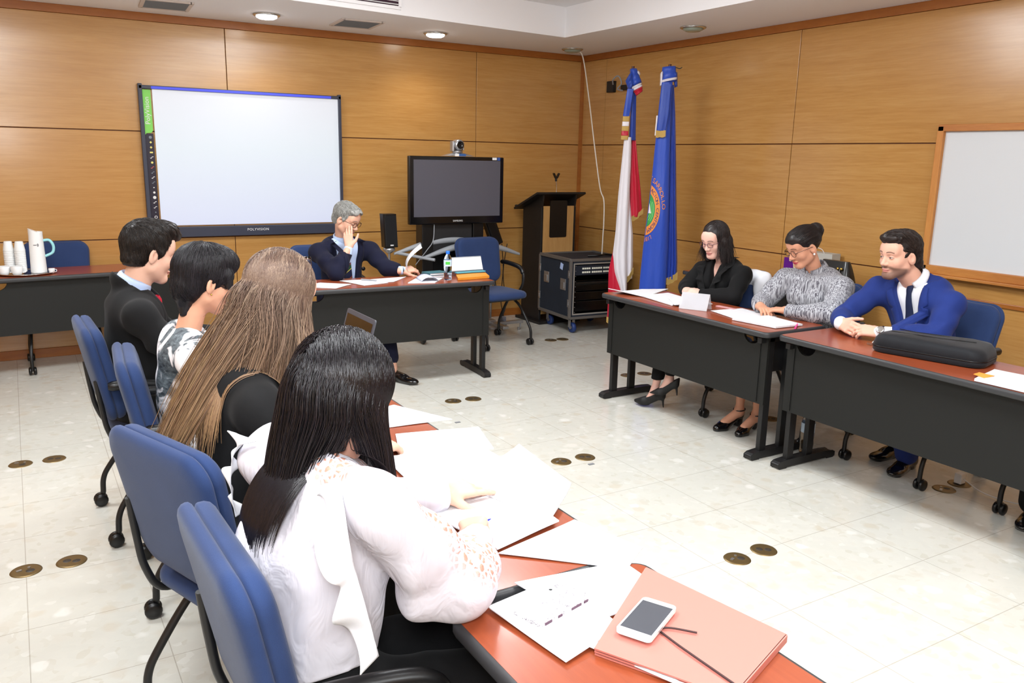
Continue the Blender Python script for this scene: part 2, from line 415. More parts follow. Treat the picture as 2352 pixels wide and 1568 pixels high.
# ceiling with raised bay
T = [(-.93, -1.0), (-7.2, -1.70), (-7.2, -9.6), (-.90, -9.6)]
R_ = [(.1, .1), (X0-.1, .1), (X0-.1, Y0-.1), (.1, Y0-.1)]
b = MB(); vs = [(x, y, HC) for x, y in R_]+[(x, y, HC) for x, y in T]+[(x, y, HT) for x, y in T]
fs = [(i, (i+1) % 4, 4+(i+1) % 4, 4+i) for i in range(4)]+[(4+i, 4+(i+1) % 4, 8+(i+1) % 4, 8+i) for i in range(4)]+[(8, 9, 10, 11)]
b.add(vs, fs); b.add([(x, y, HT+.1) for x, y in R_], [(0, 1, 2, 3)])
struct(b.build('ceiling', M_ceil))
# glowing luminaires added out of view as bodies for the fill lamps
M_diff = mat('fill_diffuser', rgb(255, 255, 255), .5, emit=(1, .97, .93, 1), estr=4)
for i, (x, y) in enumerate(((-3.0, -3.0), (-3.0, -6.0), (-5.6, -3.0), (-5.6, -6.0), (-3.0, -8.6), (-5.6, -8.6))):
    t = thing('added_ceiling_light', 'added white rectangular fill light in the raised ceiling bay, out of view', 'light', (x, y, 2.984), 0, 'added bay luminaires')
    MB().box((0, 0, -.012), (1.26, .66, .024)).build('frame', M_white, t)
    MB().box((0, 0, -.02), (1.18, .58, .012)).build('diffuser', M_diff, t)
# downlights
M_lit = mat('lit_glass', rgb(255, 255, 255), .3, emit=(1, .98, .95, 1), estr=14)
M_off = mat('frosted_glass', rgb(150, 162, 150), .18, spec=.6)
M_ring = mat('downlight_ring', rgb(205, 208, 208), .18, metal=.9)
for (x, y, on, lb) in ((-3.487, -.549, 1, 'lit round downlight in the ceiling above the projected board'), (-1.981, -.495, 1, 'lit round downlight in the ceiling to the right of the grey vent'),
                       (-.43, -.40, 0, 'unlit round downlight in the room corner with a white cable coming out'), (-.455, -2.154, 0, 'unlit round downlight in the ceiling right of the flags')):
    t = thing('downlight', lb, 'light', (x, y, HC), 0)
    MB().lathe([(.078, .0), (.105, 0), (.108, -.006), (.098, -.014), (.082, -.016), (.078, -.006)], n=32).build('rim', M_ring, t)
    MB().lathe([(.082, -.008), (.08, -.024), (.06, -.034), (.03, -.038), (.0005, -.039)], n=32).build('glass', M_lit if on else M_off, t)
    if on:
        l = bpy.data.lights.new('downlight_lamp', 'SPOT'); l.energy = 26; l.spot_size = 2.5; l.spot_blend = .8; l.shadow_soft_size = .07; l.color = (1, .97, .92)
        o = bpy.data.objects.new('downlight_lamp', l); COL.objects.link(o); o.location = (x, y, HC-.05)
# ceiling vents
M_vent = mat('vent_grey', rgb(120, 122, 126), .6); M_ventf = mat('vent_frame_paint', rgb(206, 196, 190), .6)
for (x, y, lb) in ((-4.23, -.53, 'grey ceiling vent nearest the left edge of the photo'), (-2.75, -.585, 'grey ceiling vent between the two lit downlights')):
    t = thing('ceiling_vent', lb, 'vent', (x, y, HC), math.radians(-4), 'ceiling vents')
    b = MB(); W, D = .33, .38
    for c, d in (((0, D/2, -.006), (W, .03, .012)), ((0, -D/2, -.006), (W, .03, .012)), ((W/2, 0, -.006), (.03, D+.03, .012)), ((-W/2, 0, -.006), (.03, D+.03, .012))): b.box(c, d)
    b.build('frame', M_ventf, t, bevel=.002)
    b = MB(); b.box((0, 0, -.001), (W, D, .002))
    for k in range(18): b.box((0, -D/2+.02+k*.0205, -.007), (W-.02, .004, .010), rot=Matrix.Rotation(.5, 3, 'X'))
    b.build('louvre', M_vent, t)
# air-conditioning grille in the bay's side face
t = thing('air_grille', 'white air-conditioning grille set in the raised ceiling step', 'grille', (-3.1, -1.245, 2.85), math.radians(6.37))
b = MB(); b.box((0, -.006, .075), (.98, .012, .025)); b.box((0, -.006, -.075), (.98, .012, .025)); b.box((.48, -.006, 0), (.025, .012, .15)); b.box((-.48, -.006, 0), (.025, .012, .15)); b.build('frame', M_ceil, t, bevel=.002)
MB().box((0, -.002, 0), (.95, .003, .14)).build('opening', mat('dark_duct', rgb(50, 20, 40), .6), t)
b = MB()
for k in range(5): b.box((0, -.008, -.05+k*.025), (.94, .012, .003), rot=Matrix.Rotation(.6, 3, 'X'))
b.build('blade', M_white, t)
# hanging cable and wall box
b = MB(); b.tube(catmull([(-.40, -.42, 2.70), (-.33, -.44, 2.66), (-.3, -.526, 2.278), (-.3, -.654, 1.811), (-.3, -.779, 1.387), (-.3, -.853, 1.262), (-.3, -.868, 1.05), (-.3, -.864, .917), (-.3, -.86, .72)], 8), .0065, 8)
tag(b.build('hanging_cable', mat('cable_white', rgb(222, 216, 206), .5)), 'white cable hanging from the corner downlight down to the equipment case', 'cable')
t = thing('wall_socket', 'black box on the right wall beside the striped flag top', 'socket', (0, -.54, 2.38))
MB().box((-.028, 0, 0), (.05, .11, .11)).build('housing', M_blackp, t, bevel=.006)
MB().tube(catmull([(-.05, -.05, .02), (-.09, -.1, .06), (-.08, -.17, .09), (-.06, -.2, .02), (-.06, -.14, -.03), (-.06, -.22, -.05)], 6), .007, 8).build('cable', M_greyp, t)
MB().box((-.03, -.25, -.02), (.05, .14, .05)).build('bracket', M_blackp, t, bevel=.004)
# ------------------------------------------------------------------ floor outlets
M_brass = mat('aged_brass', rgb(120, 100, 66), .38, metal=.7); M_brd = mat('brass_dark', rgb(50, 44, 38), .5)
OUT = [(-2.838, -5.251, 'a'), (-2.674, -5.248, 'b'), (-2.855, -3.938, 'a'), (-2.695, -3.944, 'b'), (-2.862, -2.615, 'a'), (-2.713, -2.631, 'b'), (-5.446, -3.947, 'a'), (-5.284, -3.944, 'b'), (-5.45, -2.614, 'a'), (-5.291, -2.610, 'b'),
       (-1.158, -1.262, 'a'), (-1.036, -1.278, 'b'), (-1.321, -2.61, 'a'), (-1.167, -2.627, 'b'), (-1.177, -3.933, 'b'), (-1.292, -5.214, 'a'), (-1.149, -5.21, 'b')]
OLB = ['nearest the phone', 'in mid-room', 'before the grey-haired man', 'nearer pair at far left', 'farther pair at far left', 'beside the equipment case', 'behind the table of the woman in black', 'under the striped-blouse table end', 'under the bag table']
oi = {0: 0, 1: 0, 2: 1, 3: 1, 4: 2, 5: 2, 6: 3, 7: 3, 8: 4, 9: 4, 10: 5, 11: 5, 12: 6, 13: 6, 14: 7, 15: 8, 16: 8}
for i, (x, y, k) in enumerate(OUT):
    t = thing('floor_outlet', 'round brass floor outlet, %s of its pair, %s' % ('left' if k == 'a' else 'right', OLB[oi[i]]), 'outlet', (x, y, 0), random.Random(i).uniform(-.5, .5), 'brass floor outlets')
    MB().lathe([(.0005, .003), (.048, .0035), (.055, .003), (.058, .0)], n=32).build('cover', M_brass, t)
    b = MB()
    if k == 'a':
        b.box((-.022, .012, .0045), (.02, .012, .003), mi=1); b.lathe([(.0005, .004), (.014, .0045), (.017, .003)], (.012, -.012, 0), 16); b.cyl((.016, .016, .002), (.016, .016, .006), .006, 10, 1)
    else:
        b.lathe([(.0005, .003), (.013, .0045), (.016, .003)], (-.018, .006, 0), 16); b.lathe([(.0005, .003), (.013, .0045), (.016, .003)], (.018, -.004, 0), 16)
    b.build('socket', [M_brd, M_silver], t)
t = thing('power_adapter', 'white plug block standing on the floor outlet under the bag table', 'adapter', (-1.149, -5.21, .004))
MB().box((0, 0, .03), (.045, .04, .055)).build('block', M_white, t, bevel=.004)
MB().tube(catmull([(0, -.02, .03), (-.04, -.15, .01), (-.02, -.3, .006), (.1, -.42, .006), (.12, -.6, .006)], 8), .003, 6).build('cord', M_white, t)
for (x, y, lb) in ((-2.73, -4.05, 'small dark scrap on the floor in front of the mid-room outlets'), (-3.05, -3.05, 'small dark scrap on the floor left of the papers')):
    tag(MB().box((0, 0, .002), (.035, .018, .003)).build('floor_scrap', M_vent, loc=(x, y, 0)), lb, 'scrap')
# ------------------------------------------------------------------ training tables
ZT = .75
M_top = wood('cherry_laminate', rgb(150, 72, 42), rgb(132, 60, 34), 'Object', (.7, 7, 1), .3, coat=.15)
M_edge = mat('rubber_edge', rgb(52, 52, 54), .45)
M_panel = mat('panel_charcoal', rgb(13, 14, 12), .6)
def training_table(cx, cy, rz, label, L=1.51, D=.5, group='cherry-topped folding tables'):
    t = thing('training_table', label, 'table', (cx, cy, 0), rz, group)
    b = MB(); b.prism(rrect(L-.024, D-.024, .03), ZT-.028, ZT); b.build('tabletop', M_top, t)
    b = MB(); o_ = rrect(L, D, .04); i_ = rrect(L-.024, D-.024, .03); n = len(o_)
    prof = [(0, ZT-.0005), (.35, ZT-.0008), (.75, ZT-.003), (1, ZT-.010), (1, ZT-.024), (.75, ZT-.031), (0, ZT-.032)]
    vs = [(i_[j][0]+(o_[j][0]-i_[j][0])*a, i_[j][1]+(o_[j][1]-i_[j][1])*a, z) for a, z in prof for j in range(n)]
    b.add(vs, [(k*n+j, k*n+(j+1) % n, (k+1)*n+(j+1) % n, (k+1)*n+j) for k in range(len(prof)-1) for j in range(n)], 0, True)
    b.build('edge_band', M_edge, t)
    MB().box((0, .01, ZT-.037), (L-.16, D-.12, .016)).build('underframe', M_black, t)
    # modesty panel with finger notches
    zb, zt = .325, ZT-.035; hw = L/2-.035; pts = [(-hw, zb), (hw, zb), (hw, zt)]
    for s in (1, -1):
        for k in range(9):
            a = PI*k/8; pts.append((s*.60+.062*math.cos(a), zt-.058*math.sin(a)))
    pts.append((-hw, zt))
    b = MB(); n = len(pts); y0, y1 = -D/2+.058, -D/2+.074
    b.add([(x, y0, z) for x, z in pts]+[(x, y1, z) for x, z in pts], [(i, (i+1) % n, n+(i+1) % n, n+i) for i in range(n)])
    # cap faces as fans of quads strips
    b.add([(x, y0, z) for x, z in pts], [tuple(range(n))]); b.add([(x, y1, z) for x, z in pts], [tuple(range(n))[::-1]])
    for s in (1, -1): b.box((s*(hw-.05), y0-.003, (zb+zt)/2), (.0035, .004, zt-zb-.02))
    b.build('modesty_panel', M_panel, t)
    for s in (-1, 1):
        x = s*(L/2-.065)
        b = MB()
        for y in (-D/2+.105, -D/2+.265): b.box((x, y, (.04+ZT-.045)/2), (.03, .052, ZT-.085))
        b.box((x, -D/2+.2, ZT-.055), (.03, .36, .03)); b.box((x-s*.01, -D/2+.17, .60), (.006, .14, .2))
        leg = b.build('leg', M_black, t, bevel=.003)
        b = MB(); y0_, y1_ = -D/2+.005, D/2-.03
        poly = [(y0_, .012), (y0_+.02, 0), (y0_+.06, .0), (y0_+.07, .012), (y1_-.07, .012), (y1_-.06, 0), (y1_-.02, 0), (y1_, .012), (y1_, .03), (y1_-.02, .04), (y1_-.08, .045), (y0_+.08, .045), (y0_+.02, .04), (y0_, .03)]
        n = len(poly); vs = [(x+dx, y, z) for dx in (-.027, .027) for y, z in poly]
        b.add(vs, [tuple(range(n)), tuple(range(n, 2*n))[::-1]]+[(i, (i+1) % n, n+(i+1) % n, n+i) for i in range(n)])
        b.build('foot', M_black, leg, bevel=.004)
    MB().box((-.45, -D/2+.12, ZT-.075), (.10, .05, .045)).build('fold_latch', M_blackp, t, bevel=.006)
    return t
# panel faces local -Y ; right-hand row faces -x => rz=-90
training_table(-1.65, -3.72, -PI/2, 'cherry folding table nearest the flags, with the folded name card and loose papers')
training_table(-1.62, -5.272, -PI/2, 'cherry folding table at right holding the black padded bag')
training_table(-3.02, -1.892, math.radians(-3.7), 'cherry folding table of the grey-haired man, in front of the wall screen')
training_table(-4.43, -3.865, PI/2, 'cherry folding table with the open laptop, in front of the man in the black suit')
training_table(-4.43, -5.395, PI/2, 'cherry folding table covered with white papers, in front of the woman in the white blouse')
training_table(-4.43, -6.925, PI/2, 'cherry folding table at the bottom with the phone and the salmon folder')
training_table(-4.93, -.425, math.radians(6.2), 'cherry folding table by the back wall carrying the white thermos tray')
training_table(-.27, -3.02, -PI/2, 'cherry folding table against the right wall with the black handbag')
# ------------------------------------------------------------------ office chairs
def chairblue():
    m = fabric('chair_blue_weave', rgb(40, 58, 98), .8, 700, .3, .12, .10); return m
M_blue = chairblue()
def pillow(b, w_, h_, tf, tb, r, F, mi=0, n=8):
    rings = [(.5, 1), (.25, 1), (.12, .98), (.05, .86), (.02, .66), (.004, .35), (0, 0)]
    seq = [(d, tf*z) for d, z in rings]+[(d, -tb*z) for d, z in rings[::-1][1:]]
    K = None; vs = []
    for d, z in seq:
        dd = min(d, .48)*min(w_, h_); o_ = rrect(w_-2*dd, h_-2*dd, max(r-dd, .012*(1 if d < .4 else .1)), n); K = len(o_)
        vs += [F(x, y, z) for x, y in o_]
    k = len(seq)
    b.add(vs, [(i*K+j, i*K+(j+1) % K, (i+1)*K+(j+1) % K, (i+1)*K+j) for i in range(k-1) for j in range(K)]+[tuple(range(K))[::-1], tuple(range((k-1)*K, k*K))], mi, True)
def office_chair():
    t = thing('office_chair', '', 'chair', (0, 0, 0), 0, 'blue upholstered office chairs')
    # backrest: u across, v up, d forward
    def FB(off):
        def F(x, y, d):
            z = .735+y; q = (z-.56)/.37
            return (x*(1-.10*max(0, (.72-z))/.18), -.205-.075*q+.16*x*x+d*.98+off, z+d*.18)
        return F
    b = MB(); pillow(b, .465, .40, .036, .014, .075, FB(.004)); b.build('backrest', M_blue, t)
    b = MB(); pillow(b, .475, .41, .018, .026, .08, FB(-.020)); b.build('back_shell', M_blue, t)
    b = MB()
    def FS(x, y, d):
        z = .465+d-.35*max(0, y-.12)**2*4*.5-.12*x*x
        return (x, y+.01, z)
    pillow(b, .47, .46, .035, .03, .09, FS); b.build('seat', M_blue, t)
    MB().box((0, .0, .425), (.36, .34, .03)).build('seat_pan', M_blackp, t, bevel=.01)
    for s in (-1, 1):
        b = MB()
        b.tube(catmull([(s*.262, -.235, .705), (s*.268, -.15, .70), (s*.275, -.02, .685), (s*.278, .055, .655), (s*.275, .085, .60), (s*.270, .07, .52), (s*.262, .01, .44), (s*.25, -.06, .405), (s*.21, -.07, .40)], 6), .0125, 10)
        arm = b.build('armrest', M_black, t)
        b = MB(); b.tube(catmull([(s*.262, -.24, .708), (s*.268, -.15, .708), (s*.275, -.02, .692), (s*.278, .045, .668), (s*.277, .075, .625)], 6), [.014]+[.021]*23+[.013], 12); b.build('arm_pad', M_blackp, arm)
        MB().tube(catmull([(s*.19, -.1, .41), (s*.195, -.2, .42), (s*.195, -.245, .50), (s*.195, -.262, .60), (s*.195, -.275, .72)], 6), .011, 8).build('back_support', M_black, t)
        for f in (-1, 1):
            xx = s*.235; yy = f*.25
            b = MB(); b.tube(catmull([(s*.20, f*.02, .405), (s*.225, f*.10, .34), (s*.24, f*.205, .20), (s*.245, f*.238, .135), (s*.245, f*.245, .065)], 6), .0125, 10)
            leg = b.build('leg', M_black, t)
            b = MB()
            cx_, cy_ = s*.245, f*.245-.012
            for q in (-1, 1):
                b.lathe([(.0005, -.011), (.020, -.011), (.029, -.007), (.031, 0), (.029, .007), (.020, .011), (.0005, .011)], (cx_+q*.016, cy_, .031), 18, rot=Matrix.Rotation(PI/2, 3, 'Y'))
            b.box((cx_, cy_, .045), (.016, .03, .03)); b.cyl((cx_, cy_+.012, .05), (cx_, cy_+.012, .075), .011, 10)
            b.build('caster', M_blackp, leg)
    return t
CH = office_chair()
# facing angle a: chair +Y -> direction a ; rz = a - 90deg
SPOTS = [(-4.86, -3.63, 2, 'blue office chair under the man in the black suit'), (-4.78, -4.32, -4, 'blue office chair of the short-haired woman in the patterned blouse'),
         (-4.83, -5.26, 20, 'blue office chair with its wide back towards the viewer, of the long-haired woman'), (-4.80, -5.97, 2, 'nearest blue office chair, at the back of the woman in the white blouse'),
         (-1.71, -1.14, -83, 'empty blue office chair to the right of the grey-haired man'), (-3.27, -1.27, -88, 'blue office chair of the grey-haired man at the far table'),
         (-1.31, -3.46, 178, 'blue office chair with a white jacket over it, of the woman in black'), (-1.24, -4.16, 184, 'blue office chair of the woman in the striped blouse'),
         (-1.17, -4.93, 176, 'blue office chair of the man in the blue suit'), (-1.12, -5.78, 180, 'blue office chair at the right edge of the photo, behind the bag table'),
         (-5.10, -.36, -90, 'empty blue office chair between the back wall and the thermos table')]
for i, (x, y, a, lb) in enumerate(SPOTS):
    o = CH if i == 0 else dup(CH)
    o.location = (x, y, 0); o.rotation_euler = (0, 0, math.radians(a-90)); o['label'] = lb
# ------------------------------------------------------------------ interactive board on the back wall
t = thing('interactive_board', 'large wall-mounted interactive board showing a blank projected page', 'screen', (-3.56, -.018, 1.56))
bx0, bx1, bz0, bz1 = -.845, .842, -.60, .60
M_bf = mat('board_frame', rgb(52, 56, 72), .4)
b = MB(); b.box((bx0+.012, -.02, .02), (.03, .045, 1.2)); b.box((bx1-.010, -.02, .02), (.024, .045, 1.2)); b.box((0, -.02, bz1-.006), (1.687, .045, .028)); b.box((0, -.024, bz0+.025), (1.687, .055, .085))
b.build('frame', M_bf, t, bevel=.003)
b = MB(); b.box((-.0, -.044, bz1-.008), (1.50, .002, .020)); b.build('projected_edge', mat('spill_blue', rgb(70, 80, 205), .5, emit=rgb(60, 70, 220), estr=.35), t)
m = mat('projected_page', rgb(150, 155, 165), .45); v = coords(m, 'Object'); sx = N(m, 'ShaderNodeSeparateXYZ'); LK(m, v, sx.inputs[0])
LK(m, ramp(m, mt(m, 'ADD', mt(m, 'MULTIPLY', sx.outputs[2], .8), .5), [(.1, rgb(214, 220, 246)), (.6, rgb(226, 236, 240)), (1, rgb(240, 238, 242))]), bsdf(m).inputs['Emission Color']); bsdf(m).inputs['Emission Strength'].default_value = .60
MB().box((.045, -.012, .03), (1.57, .012, 1.10)).build('page', m, t)
M_strip = mat('toolstrip_dark', rgb(26, 18, 40), .4); M_green = mat('toolstrip_green', rgb(120, 196, 84), .5, emit=rgb(120, 196, 84), estr=.15)
b = MB(); b.box((bx0+.058, -.019, -.145), (.066, .004, .75)); st = b.build('tool_strip', M_strip, t)
xl, xr = bx0+.025, bx0+.091
b = MB(); pts = [(xl, .575), (xr, .575), (xr, .255), (xr-.015, .235), (xl+.015, .232), (xl, .215)]
n = len(pts); b.add([(x, -.0225, z) for x, z in pts]+[(x, -.018, z) for x, z in pts], [tuple(range(n))[::-1], tuple(range(n, 2*n))]+[(i, (i+1) % n, n+(i+1) % n, n+i) for i in range(n)]); b.build('green_header', M_green, t)
M_ink = mat('lettering_white', rgb(225, 225, 225), .5)
def onwall(ox, oz, y, rot=False):
    def f(c): return Vector((ox-c.y, y-c.z, oz+c.x)) if rot else Vector((ox+c.x, y-c.z, oz+c.y))
    return f
text_mesh('PolyVision', .052, 'lettering', M_ink, t, onwall(bx0+.058, .41, -.0235, True))
text_mesh('POLYVISION', .030, 'lettering', M_ink, t, onwall(.05, bz0+.033, -.0525), spacing=1.15)
M_y = mat('icon_yellow', rgb(222, 214, 120), .5); M_r = mat('icon_red', rgb(200, 90, 90), .5); M_w = M_ink; M_g2 = mat('icon_grey', rgb(120, 130, 140), .5)
ic = bx0+.066; z = .205
def disc(b, x, z, r, n=14): b.add([(x+r*math.cos(2*PI*k/n), -.0225, z+r*math.sin(2*PI*k/n)) for k in range(n)], [tuple(range(n))])
def sq(b, x, z, r, n=10):
    pts = [(x-r, z-.5*r), (x-.2*r, z-.7*r), (x, z), (x+.4*r, z+.3*r), (x+r, z+.3*r), (x+r, z+.7*r), (x+.2*r, z+.6*r), (x-.3*r, z), (x-.5*r, z-.3*r), (x-r, z-.1*r)]
    b.add([(p, -.0225, q) for p, q in pts], [tuple(range(len(pts)))])
bb = MB(); disc(bb, ic, .20, .012); bb.build('icon', M_g2, t)
for k, (mm, kind) in enumerate([(M_y, 'a'), (M_y, 'a'), (M_y, 's'), (M_w, 'q'), (M_y, 'd'), (M_r, 'q'), (M_g2, 'q'), (M_w, 'q'), (M_g2, 'q'), (M_w, 'e'), (M_w, 'd'), (M_w, 'D'), (M_w, 'q'), (M_w, 'q'), (M_g2, 'e'), (M_w, 'o')]):
    z = .160-.0405*k; bb = MB()
    if kind == 'a': bb.add([(ic-.010, -.0225, z), (ic, -.0225, z-.010), (ic+.010, -.0225, z), (ic, -.0225, z+.010)], [(0, 1, 2, 3)])
    elif kind == 's': bb.add([(ic-.012, -.0225, z-.006), (ic+.012, -.0225, z-.006), (ic+.012, -.0225, z+.006), (ic-.012, -.0225, z+.006)], [(0, 1, 2, 3)])
    elif kind == 'q': sq(bb, ic, z, .013)
    elif kind == 'e': disc(bb, ic, z, .005)
    elif kind == 'd': disc(bb, ic, z, .009)
    elif kind == 'D': disc(bb, ic, z, .013)
    else:
        vs = [(ic+r*math.cos(2*PI*j/16), -.0225, z+r*math.sin(2*PI*j/16)) for r in (.012, .008) for j in range(16)]; bb.add(vs, [(j, (j+1) % 16, 16+(j+1) % 16, 16+j) for j in range(16)])
    bb.build('icon', mm, t)
# ------------------------------------------------------------------ whiteboard on the right wall
t = thing('whiteboard', 'white dry-erase board in a pine frame on the right wall', 'whiteboard', (-.02, -5.06, 1.435))
M_pine = wood('pine', rgb(200, 138, 70), rgb(176, 108, 48), 'Object', (8, 1, 8), .45, dark=rgb(150, 84, 36))
M_pine2 = wood('pine_vertical', rgb(204, 144, 76), rgb(186, 118, 56), 'Object', (8, 8, 1), .45)
MB().box((-.025, 0, .4675), (.05, 1.84, .045)).build('frame_rail', M_pine, t, bevel=.004); MB().box((-.025, 0, -.4575), (.05, 1.84, .055)).build('frame_rail', M_pine, t, bevel=.004)
for yy in (-.90, .90): MB().box((-.025, yy, 0), (.05, .045, .96)).build('frame_stile', M_pine2, t, bevel=.004)
MB().box((-.012, 0, .004), (.02, 1.77, .89)).build('board_surface', mat('dry_erase', rgb(214, 218, 222), .25), t)
MB().box((-.04, 0, -.495), (.05, 1.80, .02)).build('ledge', M_pine, t, bevel=.004)
# ------------------------------------------------------------------ television on its wheeled cart
t = thing('television_cart', 'black flat television on a wheeled cart with silver bow shelves', 'television', (-1.88, -.70, 0))
b = MB(); b.box((0, -.03, 1.357), (.955, .05, .60)); b.box((0, .01, 1.33), (.6, .06, .4)); b.build('television', M_gloss, t, bevel=.008)
MB().box((0, -.057, 1.375), (.875, .004, .50)).build('screen', mat('screen_grey', rgb(82, 82, 92), .28, spec=.6), t)
text_mesh('SAMSUNG', .022, 'lettering', M_ink, t, lambda c: Vector((.0+c.x, -.057-c.z, 1.085+c.y)))
b = MB(); b.box((.375, -.0585, 1.643), (.045, .003, .022)); b.build('sticker', M_white, t)
b = MB(); b.box((.42, -.0585, 1.642), (.03, .003, .028)); b.build('sticker', mat('sticker_blue', rgb(50, 80, 150), .5), t)
b = MB(); b.box((-.28, .06, .68), (.11, .14, 1.0)); b.box((.24, .06, .68), (.11, .14, 1.0)); b.box((0, .09, .80), (.50, .06, .55)); b.box((-.05, .04, .35), (.62, .24, .5)); b.build('column', M_blackp, t, bevel=.006)
MB().box((-.02, .02, .93), (.40, .03, .24)).build('console', mat('dark_console', rgb(34, 34, 36), .5), t, bevel=.004)
for y, xa, xb, zz in ((-.02, -.35, .69, 0), (.06, -.58, .55, .045)):
    b = MB(); xm = (xa+xb)/2
    for j in range(24):
        pass
    def FW(u, v, y=y, xa=xa, xb=xb, zz=zz):
        q = 2*u-1; x = xa+(xb-xa)*u; z = .75+zz+.11*(1-q*q)**1.2; wdt = .012+.022*(1-q*q); a = 2*PI*v
        return (x, y+.04*math.cos(a)*(1-.8*q*q)-.03*(1-q*q), z+wdt*math.sin(a))
    b.grid(FW, 30, 13); b.build('bow_shelf', M_greyp, t)
MB().tube([(-.55, .06, .80), (-.30, -.2, .755)], .014, 10).build('shelf_rod', M_greyp, t)
b = MB(); b.box((0, .05, .10), (.9, .10, .035)); b.box((-.42, .0, .085), (.06, .5, .03)); b.box((.42, .0, .085), (.06, .5, .03)); b.cyl((.70, -.02, .0), (.70, -.02, .03), .012); b.box((.6, 0, .08), (.3, .05, .03)); b.cyl((.73, 0, .01), (.73, 0, .07), .008); b.build('base', M_silver, t, bevel=.004)
for x, y in ((.56, .05), (-.42, -.2), (-.42, .25), (.42, .28)):
    b = MB(); b.lathe([(.0005, -.014), (.03, -.014), (.055, -.012), (.062, 0), (.055, .012), (.03, .014), (.0005, .014)], (x, y, .062), 20, rot=Matrix.Rotation(PI/2, 3, 'Y')); b.box((x, y, .115), (.04, .05, .03)); b.build('caster', mat('caster_grey', rgb(120, 122, 134), .5) if x > .5 else M_blackp, t)
MB().tube(catmull([(-.22, -.02, 1.06), (-.28, -.12, .92), (-.36, -.16, .84), (-.42, -.05, .70)], 6), .004, 6).build('cable', M_greyp, t)
b = MB(); b.tube(catmull([(.56, .1, .84), (.58, .1, .6), (.56, .1, .3), (.6, .1, .1)], 5), .004, 6); b.tube(catmull([(.62, .1, .84), (.58, .1, .55), (.62, .1, .25), (.57, .1, .1)], 5), .004, 6); b.build('cable', M_blackp, t)
t2 = thing('tilted_speaker', 'black loudspeaker tilted sideways behind the lower right corner of the television', 'speaker', (-1.37, -.50, .95))
b = MB(); b.prism(rrect(.12, .10, .03), -.13, .13, fn=lambda v: Matrix.Rotation(math.radians(-22), 3, 'Y') @ v); b.build('cabinet', M_blackp, t2, bevel=.004)
MB().tube([(0, .0, -.10), (.0, .02, -.95+.02)], .012, 10).build('stand_pole', M_silver, t2)
MB().lathe([(.0005, -.93), (.11, -.935), (.12, -.95)], (0, .02, 0), 24).build('stand_base', M_silver, t2)
# camera on top
t = thing('video_camera', 'silver conference camera with a black lens on top of the television', 'camera', (-1.86, -.70, 1.657))
b = MB(); b.grid(lambda u, v: ((-.15+.30*u), -.01+.05*math.cos(2*PI*v), .004+.032*(1-(2*u-1)**2)*max(0, math.sin(PI*v*2))+.0), 24, 21); b.build('saddle', M_silver, t)
MB().box((.02, -.062, .014), (.07, .004, .022)).build('badge', mat('badge_blue', rgb(50, 90, 150), .4), t)
MB().box((-.035, -.062, .014), (.04, .004, .022)).build('sticker', M_white, t)
b = MB(); b.lathe([(.045, .03), (.05, .045), (.045, .055), (.0005, .056)], n=24); b.box((-.052, 0, .09), (.018, .06, .09)); b.box((.052, 0, .09), (.012, .05, .07)); b.build('yoke', M_silver, t, bevel=.006)
b = MB(); RX = Matrix.Rotation(PI/2, 3, 'X'); b.lathe([(.0005, -.05), (.042, -.05), (.048, -.03), (.048, .04), (.042, .055), (.034, .058)], (0, 0, .102), 28, rot=RX); b.build('head', M_silver, t)
MB().lathe([(.034, .056), (.032, .062), (.022, .058), (.012, .050), (.0005, .054)], (0, 0, .102), 24, rot=RX).build('lens', M_gloss, t)
# speaker on a pole
t = thing('pole_speaker', 'slim black speaker on a silver pole left of the television', 'speaker', (-2.50, -.62, 0))
b = MB(); b.prism(rrect(.125, .11, .02), .855, 1.15, fn=lambda v: Vector((v.x+(v.z-1)*-.05, v.y, v.z))); b.build('cabinet', M_blackp, t, bevel=.003)
b = MB(); b.box((0, -.056, 1.0), (.108, .004, .27), rot=Matrix.Rotation(-.05, 3, 'Y')); b.build('grille', fabric('speaker_cloth', rgb(26, 26, 28), .9, 400), t)
MB().box((.005, -.0585, .875), (.03, .003, .010)).build('badge', M_white, t)
b = MB(); b.lathe([(.02, .80), (.055, .825), (.05, .85), (.0005, .852)], n=20); b.tube([(0, 0, .02), (0, 0, .82)], .011, 12); b.lathe([(.0005, .025), (.12, .018), (.13, 0)], n=28); b.build('stand', M_silver, t)
# ------------------------------------------------------------------ lectern
t = thing('lectern', 'black lectern with an oak front panel and a slim microphone clip', 'lectern', (-.61, -.345, 0), math.radians(1))
M_oak = wood('oak', rgb(186, 146, 92), rgb(164, 122, 70), 'Object', (7, 7, .8), .45)
for xx in (-.20, .20): MB().box((xx, 0, .60), (.025, .34, 1.16)).build('side_panel', M_black, t, bevel=.003)
MB().box((0, .02, .75), (.38, .26, .02)).build('shelf', M_black, t, bevel=.003)
MB().box((0, -.16, .64), (.375, .018, 1.10)).build('front_panel', M_oak, t)
b = MB(); b.prism(rrect(.21, .37, .015), -.172, -.160, fn=lambda v: Vector((v.x-.005, v.z-.002, v.y+1.06))); b.build('plaque', M_blackp, t)
MB().box((0, -.02, .015), (.52, .46, .03)).build('base_plate', M_black, t, bevel=.004)
b = MB(); RT = Matrix.Rotation(math.radians(-22), 3, 'X'); b.box((0, .0, 1.235), (.60, .46, .022), rot=RT); b.box((0, .215, 1.165), (.56, .02, .04), rot=RT); b.build('desk_top', M_black, t, bevel=.003)
